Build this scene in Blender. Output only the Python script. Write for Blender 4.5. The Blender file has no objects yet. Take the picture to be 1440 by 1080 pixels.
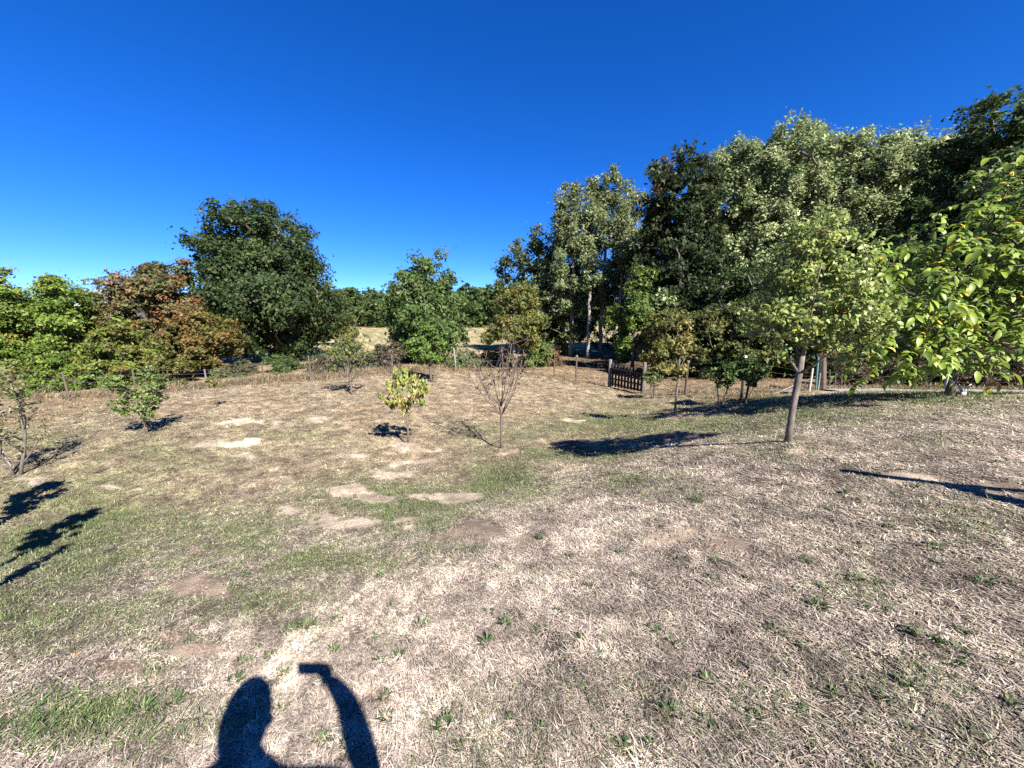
import bpy, math, random
import numpy as np
from mathutils import Vector, Matrix, Quaternion

R = math.radians
C = bpy.context.scene.collection
SC = bpy.context.scene

# ------------------------------------------------------------------ camera, sky, sun, exposure
PITCH = 9.5
FPX = 541.0                      # focal length of the wide lens, in pixels of a 1440 wide picture
EYE = 1.70
cam_d = bpy.data.cameras.new('camera')
cam = bpy.data.objects.new('camera', cam_d); C.objects.link(cam)
cam_d.sensor_width = 36.0; cam_d.lens = 36.0 * FPX / 1440.0
cam_d.clip_start = 0.02; cam_d.clip_end = 3000
cam.location = (0, 0, EYE); cam.rotation_euler = (R(90 - PITCH), 0, 0)
SC.camera = cam

SUN_EL = 41.0
AZ = 32.1                         # shadows fall forward and this many degrees to the left
world = bpy.data.worlds.new('World'); SC.world = world; world.use_nodes = True
wn = world.node_tree; wn.nodes.clear()
sky = wn.nodes.new('ShaderNodeTexSky'); sky.sky_type = 'NISHITA'; sky.sun_disc = False
sky.sun_elevation = R(SUN_EL); sky.sun_rotation = R(180 - AZ)
sky.altitude = 2500; sky.air_density = 1.0; sky.dust_density = 0.0; sky.ozone_density = 10.0
hs = wn.nodes.new('ShaderNodeHueSaturation'); hs.inputs['Saturation'].default_value = 1.18; hs.inputs['Hue'].default_value = .512
bg = wn.nodes.new('ShaderNodeBackground'); bg.inputs[1].default_value = 0.060
wo = wn.nodes.new('ShaderNodeOutputWorld')
wn.links.new(sky.outputs[0], hs.inputs['Color']); wn.links.new(hs.outputs[0], bg.inputs[0]); wn.links.new(bg.outputs[0], wo.inputs[0])

sd = bpy.data.lights.new('sun', 'SUN'); sd.energy = 5.0; sd.angle = R(0.53); sd.color = (1.0, 0.95, 0.87)
sun = bpy.data.objects.new('sun', sd); C.objects.link(sun)
TS = np.array([math.sin(R(AZ)) * math.cos(R(SUN_EL)), -math.cos(R(AZ)) * math.cos(R(SUN_EL)), math.sin(R(SUN_EL))])
sun.rotation_euler = Vector(TS).to_track_quat('Z', 'Y').to_euler()
SC.view_settings.view_transform = 'Standard'; SC.view_settings.look = 'None'
SC.view_settings.exposure = 1.9; SC.view_settings.gamma = 1.0
SC.render.engine = 'CYCLES'
SC.cycles.use_denoising = False
SC.cycles.max_bounces = 6; SC.cycles.transparent_max_bounces = 6
SC.cycles.diffuse_bounces = 3; SC.cycles.glossy_bounces = 2

# ------------------------------------------------------------------ helpers: numbers
SP, CP = math.sin(R(PITCH)), math.cos(R(PITCH))
def rng(seed): return np.random.default_rng(seed)

def slope_at(py):
    Y = (py - 540) / FPX
    return (CP * Y + SP) / (CP - SP * Y)
def lat_at(px, py):
    return ((px - 720) / FPX) / (CP - SP * (py - 540) / FPX)
def depth_pt(px, py, z):
    X, Y = (px - 720) / FPX, (py - 540) / FPX
    return (X * z, z * (CP - SP * Y), EYE - z * (CP * Y + SP))
def height_for(py, y):            # height of a point at forward distance y seen at picture row py
    return EYE - y * slope_at(py)
def project(x, y, z):
    dz = z - EYE
    f = y * CP - dz * SP
    f = np.where(f < 0.05, 0.05, f)
    return 720 + FPX * x / f, 540 + FPX * (-dz * CP - y * SP) / f

def vnoise(x, y, seed=0):
    xi = np.floor(x).astype(np.int64); yi = np.floor(y).astype(np.int64)
    fx = x - xi; fy = y - yi
    fx = fx * fx * (3 - 2 * fx); fy = fy * fy * (3 - 2 * fy)
    def h(a, b):
        n = (a * 374761393 + b * 668265263 + seed * 1442695041) & 0xffffffff
        n = ((n ^ (n >> 13)) * 1274126177) & 0xffffffff
        return ((n ^ (n >> 16)) & 0xffff) / 65535.0
    a = h(xi, yi); b = h(xi + 1, yi); c = h(xi, yi + 1); d = h(xi + 1, yi + 1)
    return a + (b - a) * fx + (c - a) * fy + (a - b - c + d) * fx * fy
def fbm(x, y, scale, octv=3, seed=0):
    v = 0; amp = 1; tot = 0; s = 1.0 / scale
    for i in range(octv):
        v = v + amp * vnoise(x * s + 17.3 * i, y * s - 9.1 * i, seed + i); tot += amp
        amp *= 0.5; s *= 2.03
    return v / tot
def sst(a, b, x):
    t = np.clip((x - a) / (b - a), 0, 1); return t * t * (3 - 2 * t)

# ------------------------------------------------------------------ terrain: a knoll whose bank drops to a flat orchard
ctrl = [(0, 0, 0), (-1.27, 2.12, -.46), (1.66, 1.03, .22), (1.5, 2.66, .02), (3.6, 4.85, .14), (1.92, 7.66, -.9),
        (-.41, 3.4, -.36), (-.13, 5, -.78), (-2.7, 3, -.62), (-5.3, 3.6, -.92), (-6.09, 4.93, -1.30), (-2.43, 1.5, -.38),
        (-1.5, -1.5, .1), (1.5, -1.5, .35), (-4, -1, -.15), (4, 0, .5), (0, -4, .3), (6, -4, .6), (-7, 0, -.55), (-7, -6, -.2),
        (7.4, 6.4, .42), (6.1, 8.5, -.14), (8.5, 9.0, -.10), (4.6, 10.6, -.78), (10, 4, .6), (14, 6, .3), (3.4, 2.4, .32), (6, 4, .5)]
for a in [(705, 632, 9), (573, 622, 9.5), (15, 668, 7.5), (205, 612, 10), (305, 575, 12.9), (493, 555, 15.3), (607, 540, 18.5),
          (950, 582, 11.8), (1015, 570, 12), (105, 562, 17), (438, 535, 19.7), (553, 525, 21), (779, 530, 21), (810, 537, 19),
          (903, 553, 16), (963, 556, 14.2), (1042, 565, 11.8), (1150, 549, 13), (1300, 549, 12.4), (1438, 550, 11.2)]:
    ctrl.append(depth_pt(*a))
for x in range(-60, 61, 20):
    ctrl.append((x, 33 + abs(x) * 0.1, -1.35)); ctrl.append((x, 60, -1.4))
for y in (-30, -10, 12): ctrl.append((-45, y, -1.2 if y > 0 else -.6)); ctrl.append((45, y, .1))
ctrl += [(-20, -30, 0), (20, -30, .4), (0, -18, .4), (-22, 9, -1.6)]
ctrl = np.array(ctrl, float)
def _U(r2):
    return r2 * np.log(r2 + 1e-9) * 0.5
_n = len(ctrl)
_K = _U(((ctrl[:, None, :2] - ctrl[None, :, :2]) ** 2).sum(-1)) + np.eye(_n) * 0.25
_P = np.c_[np.ones(_n), ctrl[:, :2]]
_w = np.linalg.solve(np.block([[_K, _P], [_P.T, np.zeros((3, 3))]]), np.r_[ctrl[:, 2], 0, 0, 0])

MOUNDS = []      # (x, y, radius, height): filled below from the bare patches
def H0(x, y):
    x = np.atleast_1d(np.asarray(x, float)); y = np.atleast_1d(np.asarray(y, float))
    out = np.empty(x.shape)
    for i in range(0, x.size, 60000):
        xs = x.ravel()[i:i + 60000]; ys = y.ravel()[i:i + 60000]
        k = _U((xs[:, None] - ctrl[None, :, 0]) ** 2 + (ys[:, None] - ctrl[None, :, 1]) ** 2)
        out.ravel()[i:i + 60000] = k @ _w[:_n] + _w[_n] + xs * _w[_n + 1] + ys * _w[_n + 2]
    r = np.hypot(x, y - 10)
    f = sst(38, 58, r)
    far = -1.4 + 0.0 * r
    return out * (1 - f) + far * f
_z00 = H0(0, 0)[0]
def H(x, y):
    x = np.atleast_1d(np.asarray(x, float)); y = np.atleast_1d(np.asarray(y, float))
    z = H0(x, y) - _z00 * np.exp(-(x * x + y * y) / 4)
    near = 1 - sst(25, 60, np.hypot(x, y))
    z = z + near * (0.09 * (fbm(x, y, 2.6, 2, 5) - .5) + (0.035 + .05 * sst(5, 10, np.hypot(x, y))) * (fbm(x, y, .45, 2, 8) - .5))
    for mx, my, mr, mh in MOUNDS:
        d2 = ((x - mx) ** 2 + (y - my) ** 2) / (mr * mr)
        m = d2 < 6
        if m.any(): z[m] += mh * np.exp(-d2[m] * 1.5)
    return z
def h1(x, y): return float(H(x, y)[0])
def hit(px, py):                  # where the line of sight through a picture point meets the ground
    s, l = slope_at(py), lat_at(px, py)
    ys = np.geomspace(0.6, 150, 900)
    g = EYE - ys * s - H(ys * l, ys)
    i = int(np.argmax(g < 0)) if (g < 0).any() else 899
    a, b = ys[max(i - 1, 0)], ys[i]
    for _ in range(12):
        m = .5 * (a + b)
        if EYE - m * s - h1(m * l, m) < 0: b = m
        else: a = m
    return b * l, b

# bare patches: picture place, half sizes, paleness, mound height
BARE = [(360, 593, 46, 5, 1, 0), (455, 592, 15, 5, 1, 0), (312, 625, 26, 6, 1, 0), (350, 621, 22, 5, 1, 0), (346, 640, 22, 5, 1, 0),
        (487, 690, 30, 7, .6, .04), (455, 728, 20, 9, .5, .05), (487, 737, 26, 7, .5, .04), (405, 717, 24, 8, .4, .03), (560, 668, 38, 5, .6, .03),
        (600, 650, 24, 6, .5, .02), (560, 652, 13, 4, .6, .02), (530, 701, 18, 6, .5, .03), (574, 738, 22, 8, .4, .04), (655, 753, 40, 14, .1, .02),
        (283, 826, 46, 14, .1, .02), (150, 940, 46, 15, 0, .02), (235, 895, 22, 9, 0, .0), (275, 773, 22, 6, .2, 0), (948, 750, 44, 13, .2, .04),
        (1003, 768, 34, 10, .2, .02), (538, 972, 20, 18, 0, .01), (1285, 678, 66, 11, .3, 0), (1400, 690, 40, 10, .2, 0), (165, 687, 20, 4, .9, 0),
        (40, 675, 30, 6, .7, 0), (575, 628, 24, 8, .5, .09), (706, 633, 24, 6, .3, .03), (948, 586, 16, 4, .5, .05), (1116, 634, 14, 7, .5, .03),
        (805, 592, 13, 3, .8, 0), (283, 915, 34, 9, .2, 0), (1165, 548, 20, 6, .7, 0), (880, 625, 20, 4, .6, 0), (495, 640, 22, 3, .6, 0),
        (740, 760, 20, 6, .4, 0), (640, 700, 30, 5, .5, 0), (590, 700, 26, 5, .5, .02), (700, 515, 60, 5, .5, 0)]
for b in BARE:
    if b[5] > 0:
        mx, my = hit(b[0], b[1]); rr = b[2] / FPX * my * .9
        MOUNDS.append((mx, my, rr, b[5]))
_m = hit(1112, 632); MOUNDS.append((_m[0], _m[1], .5, .05))

GREEN = [(60, 620, 90, 18, .35), (120, 760, 170, 90, .75), (60, 870, 160, 60, .75), (330, 770, 170, 60, .65), (330, 845, 110, 26, .9), (120, 1010, 170, 42, .85),
         (560, 720, 110, 40, .75), (450, 790, 120, 22, .75), (700, 680, 60, 34, .9), (620, 770, 90, 14, .5), (860, 600, 90, 16, .85), (1010, 600, 110, 14, .85),
         (800, 640, 120, 12, .55), (900, 680, 40, 12, .7), (960, 690, 50, 20, .45), (1130, 585, 170, 18, .75), (1300, 560, 160, 14, .7), (1050, 560, 120, 12, .5),
         (200, 640, 140, 20, .3), (430, 610, 60, 10, .35), (700, 610, 100, 14, .3), (1080, 640, 60, 16, .3), (1200, 830, 90, 30, .25), (1380, 740, 90, 30, .25),
         (250, 905, 90, 14, .5), (400, 880, 60, 6, .8), (1300, 950, 120, 40, .18), (900, 570, 60, 10, .5), (1330, 620, 120, 14, .3), (200, 940, 50, 16, .4)]
DARKER = [(1200, 760, 260, 100, .4), (1330, 960, 200, 160, .5), (900, 960, 170, 110, .25), (1180, 690, 130, 26, .3)]   # grey, weathered thatch
def ell(px, py, cx, cy, rx, ry): return ((px - cx) / rx) ** 2 + ((py - cy) / ry) ** 2

def cover(x, y, z):
    """what grows or lies at a ground point: weights green, bare, pale, woods, outer straw, field"""
    px, py = project(x, y, z)
    infr = (y > .4)
    n1 = fbm(x, y, 1.1, 4, 21); n2 = fbm(x, y, .28, 3, 31); n3 = fbm(x, y, 5, 2, 41)
    base = 0.01 + 0.22 * (n3 - .5)
    gr = np.full(x.shape, .0) + np.where(infr, base, .35)
    for cx, cy, rx, ry, a in GREEN:
        e = ell(px, py, cx, cy, rx, ry)
        gr = np.maximum(gr, np.where(infr, a * np.exp(-e * .9), 0))
    gr = np.clip(gr + (n1 - .5) * 1.1 * (0.35 + gr) + (n2 - .5) * 1.6 * (.15 + gr), 0, 1)
    bare = np.zeros(x.shape); pale = np.zeros(x.shape)
    wx = (fbm(x, y, .55, 4, 151) - .5) * 2.6; wy = (fbm(x, y, .4, 4, 161) - .5) * 2.6
    wob = (fbm(x, y, .45, 5, 51) - .5) * 1.7
    for cx, cy, rx, ry, p, _ in BARE:
        e = np.sqrt(ell(px + wx * min(rx, 26), py + wy * ry, cx, cy, rx, ry)) + wob * 1.2
        w = np.where(infr, 1 - sst(.7, 1.1, e + (n2 - .5) * .4), 0)
        bare = np.maximum(bare, w); pale = np.maximum(pale, w * p)
    grey = np.zeros(x.shape)
    for cx, cy, rx, ry, a in DARKER:
        grey = np.maximum(grey, np.where(infr, a * np.exp(-ell(px, py, cx, cy, rx, ry)), 0))
    grey = np.clip(grey + (fbm(x, y, .8, 3, 77) - .5) * .9, 0, 1)
    return px, py, gr, bare, pale, grey, n1, n2, n3

# fence line (plan view) separating orchard from what lies behind
def pt2(px, py, z): p = depth_pt(px, py, z); return (p[0], p[1])
LF = [pt2(-120, 575, 16.4), pt2(98, 562, 17), pt2(192, 556, 17.8), pt2(292, 545, 18.6), pt2(371, 543, 19.2), pt2(438, 535, 19.7), pt2(553, 525, 21)]
MF = [pt2(640, 517, 22.6), pt2(750, 524, 22.2), pt2(779, 530, 20.8), pt2(810, 537, 19), pt2(857, 547, 17.6)]
RF = [pt2(903, 553, 16), pt2(963, 556, 14.2), pt2(1042, 563, 12.4), pt2(1150, 549, 13), pt2(1283, 545, 12.8), pt2(1330, 545, 12.4), pt2(1440, 547, 11.4), pt2(1600, 552, 10.8)]
LINE = np.array(LF + MF + RF)
LA = np.arctan2(LINE[:, 0], LINE[:, 1]); LR = np.hypot(LINE[:, 0], LINE[:, 1])
_o = np.argsort(LA); LA, LR = LA[_o], LR[_o]
def beyond(x, y):                 # metres beyond the fence, negative inside
    a = np.arctan2(x, y); return np.hypot(x, y) - np.interp(a, LA, LR)

def col(*c): return np.array(c, float)
C_STRAW = col(.50, .395, .27); C_DRY = col(.68, .56, .455); C_GREY = col(.42, .34, .275); C_GREEN = col(.16, .185, .075)
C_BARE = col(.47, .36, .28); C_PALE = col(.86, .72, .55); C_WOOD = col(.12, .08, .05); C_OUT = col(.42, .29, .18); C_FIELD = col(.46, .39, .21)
def lerp(a, b, t): return a * (1 - t[:, None]) + b * t[:, None]
def ground_colour(x, y, z, with_cover=False):
    px, py, gr, bare, pale, grey, n1, n2, n3 = cover(x, y, z)
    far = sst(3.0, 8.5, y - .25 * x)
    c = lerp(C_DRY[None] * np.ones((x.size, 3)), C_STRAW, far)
    c = lerp(c, C_GREY, np.clip(grey * (1 - far) + .25 * sst(.5, .75, n1), 0, 1))
    c = lerp(c, C_OUT, sst(.5, .8, fbm(x, y, 3.2, 3, 61)) * sst(9, 15, np.hypot(x, y)) * .7)
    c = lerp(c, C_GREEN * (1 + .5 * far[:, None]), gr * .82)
    c = lerp(c, C_BARE, bare); c = lerp(c, C_PALE, pale)
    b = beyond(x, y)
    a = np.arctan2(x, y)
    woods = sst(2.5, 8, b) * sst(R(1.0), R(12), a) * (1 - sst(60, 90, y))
    out = sst(-1.2, .8, b + 1.2 * (n1 - .5)) * .75
    c = lerp(c, C_OUT * .95, out)
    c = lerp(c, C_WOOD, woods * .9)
    fld = sst(27, 40, y) * (1 - sst(R(16), R(26), a))
    c = lerp(c, C_FIELD, fld)
    c = c * (0.70 + .60 * sst(.25, .75, n2)[:, None])
    c = c * (0.80 + .40 * sst(.3, .7, fbm(x, y, .13, 2, 65))[:, None])
    c = c * .58
    if with_cover: return c, gr, bare, pale, grey, b, woods, n1, n2, far
    return c

# ------------------------------------------------------------------ helpers: objects and materials
def tag(o, label=None, cat=None, group=None, kind=None):
    if label: o['label'] = label
    if cat: o['category'] = cat
    if group: o['group'] = group
    if kind: o['kind'] = kind
    return o
def empty(name, loc, label, cat, group=None, rz=0):
    o = bpy.data.objects.new(name, None); C.objects.link(o); o.empty_display_size = .1
    o.location = loc; o.rotation_euler = (0, 0, rz); return tag(o, label, cat, group)
def link(name, me, parent=None, mat=None):
    if mat is not None and not me.materials: me.materials.append(mat)
    o = bpy.data.objects.new(name, me); C.objects.link(o)
    if parent is not None: o.parent = parent
    return o
def mesh_np(name, V, F, colr=None, smooth=False):
    """V (n,3); F (m,3) or (m,4) of ints; colr (n,3) gives a point colour attribute 'tint'"""
    me = bpy.data.meshes.new(name)
    V = np.ascontiguousarray(V, np.float32); F = np.ascontiguousarray(F, np.int32)
    k = F.shape[1]
    V = np.asarray(V, np.float32).reshape(-1, 3); me.vertices.add(len(V)); me.vertices.foreach_set('co', V.ravel())
    me.loops.add(F.size); me.loops.foreach_set('vertex_index', F.ravel())
    me.polygons.add(len(F)); me.polygons.foreach_set('loop_start', np.arange(0, F.size, k, dtype=np.int32))
    me.polygons.foreach_set('loop_total', np.full(len(F), k, np.int32))
    if smooth: me.polygons.foreach_set('use_smooth', np.ones(len(F), bool))
    if colr is not None:
        at = me.attributes.new('tint', 'FLOAT_COLOR', 'POINT')
        at.data.foreach_set('color', np.c_[colr, np.ones(len(colr))].astype(np.float32).ravel())
    me.update(calc_edges=True)
    return me

class MB:                          # collects boxes and tubes into one mesh
    def __init__(s): s.V = []; s.F = []; s.n = 0
    def add(s, V, F):
        s.V += [tuple(v) for v in V]; s.F += [tuple(i + s.n for i in f) for f in F]; s.n = len(s.V)
    def box(s, c, size, M=None, taper=1.0):
        x, y, z = [a / 2 for a in size]
        V = [(-x, -y, -z), (x, -y, -z), (x, y, -z), (-x, y, -z), (-x * taper, -y * taper, z), (x * taper, -y * taper, z), (x * taper, y * taper, z), (-x * taper, y * taper, z)]
        if M is not None: V = [M @ Vector(v) for v in V]
        V = [(v[0] + c[0], v[1] + c[1], v[2] + c[2]) for v in V]
        s.add(V, [(0, 3, 2, 1), (4, 5, 6, 7), (0, 1, 5, 4), (1, 2, 6, 5), (2, 3, 7, 6), (3, 0, 4, 7)]); return s
    def tube(s, P, rad, sides=6, cap=True):
        P = [Vector(p) for p in P]; rad = [rad] * len(P) if not hasattr(rad, '__len__') else list(rad)
        V = []; up = None
        for i, p in enumerate(P):
            d = (P[min(i + 1, len(P) - 1)] - P[max(i - 1, 0)])
            d = d.normalized() if d.length > 1e-9 else Vector((0, 0, 1))
            if up is None: up = d.orthogonal().normalized()
            up = (up - d * up.dot(d)); up = up.normalized() if up.length > 1e-6 else d.orthogonal().normalized()
            w = d.cross(up)
            for k in range(sides):
                a = 2 * math.pi * k / sides
                V.append(p + (up * math.cos(a) + w * math.sin(a)) * rad[i])
        F = []
        for i in range(len(P) - 1):
            for k in range(sides):
                a = i * sides + k; b = i * sides + (k + 1) % sides
                F.append((a, b, b + sides, a + sides))
        if cap:
            F.append(tuple(range(sides - 1, -1, -1))); F.append(tuple(range(len(V) - sides, len(V))))
        s.add(V, F); return s
    def mesh(s, name, smooth=False):
        me = bpy.data.meshes.new(name); me.from_pydata(s.V, [], s.F); me.update()
        if smooth: me.polygons.foreach_set('use_smooth', np.ones(len(me.polygons), bool))
        return me
    def build(s, name, mat, parent=None, smooth=False):
        return link(name, s.mesh(name, smooth), parent, mat)

def newmat(name):
    m = bpy.data.materials.new(name); m.use_nodes = True
    nt = m.node_tree; return m, nt, nt.nodes['Principled BSDF'], nt.nodes['Material Output']
def ramp(nt, fac, stops):
    r = nt.nodes.new('ShaderNodeValToRGB'); e = r.color_ramp.elements
    while len(e) < len(stops): e.new(.5)
    for i, (p, c) in enumerate(stops): e[i].position = p; e[i].color = (*c, 1)
    nt.links.new(fac, r.inputs[0]); return r.outputs[0]
def mat_leaf(name, rough=.5, trans=.28, spec=.35):
    m, nt, b, out = newmat(name)
    a = nt.nodes.new('ShaderNodeAttribute'); a.attribute_name = 'tint'
    nt.links.new(a.outputs['Color'], b.inputs['Base Color'])
    b.inputs['Roughness'].default_value = rough; b.inputs['Specular IOR Level'].default_value = spec
    t = nt.nodes.new('ShaderNodeBsdfTranslucent')
    g = nt.nodes.new('ShaderNodeGamma'); g.inputs[1].default_value = .85
    nt.links.new(a.outputs['Color'], g.inputs[0]); nt.links.new(g.outputs[0], t.inputs['Color'])
    mx = nt.nodes.new('ShaderNodeMixShader'); mx.inputs[0].default_value = trans
    nt.links.new(b.outputs[0], mx.inputs[1]); nt.links.new(t.outputs[0], mx.inputs[2]); nt.links.new(mx.outputs[0], out.inputs[0])
    return m
def mat_noise(name, c1, c2, scale=20, rough=.85, stretch=(1, 1, 1), bump=.3, c3=None, dist=.01, metal=0):
    c1 = tuple(q * .55 for q in c1); c2 = tuple(q * .55 for q in c2)
    m, nt, b, out = newmat(name)
    tc = nt.nodes.new('ShaderNodeTexCoord'); mp = nt.nodes.new('ShaderNodeMapping'); mp.inputs['Scale'].default_value = stretch
    nt.links.new(tc.outputs['Object'], mp.inputs[0])
    n = nt.nodes.new('ShaderNodeTexNoise'); n.inputs['Scale'].default_value = scale; n.inputs['Detail'].default_value = 6; n.inputs['Roughness'].default_value = .7
    nt.links.new(mp.outputs[0], n.inputs['Vector'])
    st = [(.32, c1), (.66, c2)] + ([(.8, c3)] if c3 else [])
    nt.links.new(ramp(nt, n.outputs['Fac'], st), b.inputs['Base Color'])
    b.inputs['Roughness'].default_value = rough; b.inputs['Metallic'].default_value = metal
    bp = nt.nodes.new('ShaderNodeBump'); bp.inputs['Strength'].default_value = bump; bp.inputs['Distance'].default_value = dist
    nt.links.new(n.outputs['Fac'], bp.inputs['Height']); nt.links.new(bp.outputs[0], b.inputs['Normal'])
    return m

M = {}
M['leaf'] = mat_leaf('leaf', .55, .30, .22)
M['gloss_leaf'] = mat_leaf('glossy leaf', .45, .34, .3)
M['blade'] = mat_leaf('grass blade', .7, .18, .2)
M['bark'] = mat_noise('grey brown bark', (.06, .045, .035), (.22, .17, .135), 26, .9, (1, 1, .25), .7, dist=.02)
M['bark_light'] = mat_noise('pale orchard bark', (.07, .055, .045), (.27, .22, .18), 30, .85, (1, 1, .3), .7, dist=.01)
M['bark_white'] = mat_noise('white birch bark', (.12, .105, .09), (.50, .47, .42), 7, .8, (1, 1, 2.2), .3)
M['bark_red'] = mat_noise('reddish twigs', (.07, .045, .04), (.24, .17, .145), 30, .8, (1, 1, .3), .4)
M['white_wood'] = mat_noise('bleached wood', (.45, .42, .38), (.78, .75, .70), 18, .8, (1, 1, .3), .3)
M['post_wood'] = mat_noise('weathered brown post', (.09, .06, .045), (.20, .14, .11), 22, .9, (1, 1, .15), .6)
M['grey_wood'] = mat_noise('silver grey wood', (.12, .10, .085), (.34, .30, .27), 24, .9, (1, 1, .12), .6)
M['gate_wood'] = mat_noise('dark stained gate wood', (.018, .011, .009), (.06, .036, .028), 24, .85, (1, 1, .2), .4)
M['rust'] = mat_noise('rusty steel', (.07, .045, .035), (.20, .13, .095), 30, .8, (1, 1, .6), .3)
M['wire'] = mat_noise('galvanised wire', (.18, .18, .18), (.4, .4, .4), 40, .5, metal=.6, bump=.1)
M['green_wire'] = mat_noise('green coated wire', (.02, .12, .07), (.04, .22, .13), 40, .5, bump=.1)
M['teal'] = mat_noise('faded teal paint', (.08, .22, .22), (.16, .36, .35), 20, .6, bump=.1)
M['white_paint'] = mat_noise('chalky white paint', (.55, .54, .52), (.82, .81, .79), 20, .6, bump=.1)
M['dark_metal'] = mat_noise('dark steel', (.02, .02, .022), (.06, .06, .06), 30, .5, bump=.1)
M['wall'] = mat_noise('pale render', (.42, .39, .34), (.56, .53, .47), 3, .9, bump=.2)
M['roof'] = mat_noise('dull roof tiles', (.16, .11, .09), (.30, .22, .18), 6, .9, bump=.3)
M['glass_dark'] = mat_noise('dark window pane', (.02, .025, .03), (.04, .05, .06), 2, .15, bump=0)
M['skin'] = mat_noise('skin', (.42, .25, .18), (.52, .33, .24), 12, .55, bump=.05)
M['shirt'] = mat_noise('navy cotton', (.03, .04, .08), (.05, .06, .11), 60, .85, bump=.2)
M['jeans'] = mat_noise('denim', (.05, .08, .16), (.10, .14, .24), 70, .85, bump=.2)
M['hair'] = mat_noise('brown hair', (.03, .02, .012), (.09, .055, .03), 60, .6, (1, 1, .2), .5)
M['phone'] = mat_noise('black phone body', (.01, .01, .012), (.02, .02, .022), 10, .25, bump=0)
M['path'] = mat_noise('pale trodden path', (.24, .215, .19), (.44, .40, .36), 9, .95, bump=.5)
M['flower'] = mat_noise('yellow petals', (.75, .55, .02), (.85, .68, .05), 20, .6, bump=0)
M['clod'] = mat_noise('dry clods', (.16, .11, .08), (.38, .28, .21), 25, .95, bump=.5)

# ground material: vertex tint times fine grain, bump from straw-like noise
def ground_mat():
    m, nt, b, out = newmat('dry meadow')
    a = nt.nodes.new('ShaderNodeAttribute'); a.attribute_name = 'tint'
    tc = nt.nodes.new('ShaderNodeTexCoord')
    n = nt.nodes.new('ShaderNodeTexNoise'); n.inputs['Scale'].default_value = 55; n.inputs['Detail'].default_value = 10; n.inputs['Roughness'].default_value = .85
    n2 = nt.nodes.new('ShaderNodeTexNoise'); n2.inputs['Scale'].default_value = 5; n2.inputs['Detail'].default_value = 8; n2.inputs['Roughness'].default_value = .7
    for q in (n, n2): nt.links.new(tc.outputs['Object'], q.inputs['Vector'])
    r1 = ramp(nt, n.outputs['Fac'], [(.34, (.35, .35, .35)), (.52, (.95, .95, .95)), (.68, (1.5, 1.5, 1.5))])
    r2 = ramp(nt, n2.outputs['Fac'], [(.3, (.68, .70, .66)), (.7, (1.2, 1.18, 1.16))])
    mul = nt.nodes.new('ShaderNodeMix'); mul.data_type = 'RGBA'; mul.blend_type = 'MULTIPLY'; mul.inputs[0].default_value = 1
    mul2 = nt.nodes.new('ShaderNodeMix'); mul2.data_type = 'RGBA'; mul2.blend_type = 'MULTIPLY'; mul2.inputs[0].default_value = 1
    nt.links.new(a.outputs['Color'], mul.inputs[6]); nt.links.new(r1, mul.inputs[7])
    nt.links.new(mul.outputs[2], mul2.inputs[6]); nt.links.new(r2, mul2.inputs[7])
    nt.links.new(mul2.outputs[2], b.inputs['Base Color'])
    b.inputs['Roughness'].default_value = .95; b.inputs['Specular IOR Level'].default_value = .1
    bp = nt.nodes.new('ShaderNodeBump'); bp.inputs['Strength'].default_value = .9; bp.inputs['Distance'].default_value = .02
    bp2 = nt.nodes.new('ShaderNodeBump'); bp2.inputs['Strength'].default_value = .6; bp2.inputs['Distance'].default_value = .10
    nt.links.new(n2.outputs['Fac'], bp2.inputs['Height']); nt.links.new(bp2.outputs[0], bp.inputs['Normal'])
    nt.links.new(n.outputs['Fac'], bp.inputs['Height']); nt.links.new(bp.outputs[0], b.inputs['Normal'])
    return m

# ------------------------------------------------------------------ ground: one sheet, polar grid
def build_ground():
    th = np.r_[np.linspace(-62, 62, 330), np.linspace(62, 298, 40)[1:-1]]
    rr = np.r_[0.0, np.geomspace(.5, 30, 260), np.geomspace(30, 1500, 50)[1:]]
    T, RR = np.meshgrid(R(1) * th, rr)
    x = (RR * np.sin(T)).ravel(); y = (RR * np.cos(T)).ravel(); z = H(x, y)
    nt_, nr = len(th), len(rr)
    i = np.arange(nr - 1)[:, None] * nt_; j = np.arange(nt_)[None]; j2 = (j + 1) % nt_
    F = np.stack([(i + j), (i + j2), (i + nt_ + j2), (i + nt_ + j)], -1).reshape(-1, 4)[:, ::-1]
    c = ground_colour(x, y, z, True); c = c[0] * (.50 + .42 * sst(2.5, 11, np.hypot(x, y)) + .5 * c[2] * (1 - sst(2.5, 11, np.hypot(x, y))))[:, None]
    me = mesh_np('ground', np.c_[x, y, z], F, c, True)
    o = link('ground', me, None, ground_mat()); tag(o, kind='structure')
    return o
build_ground()

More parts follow.
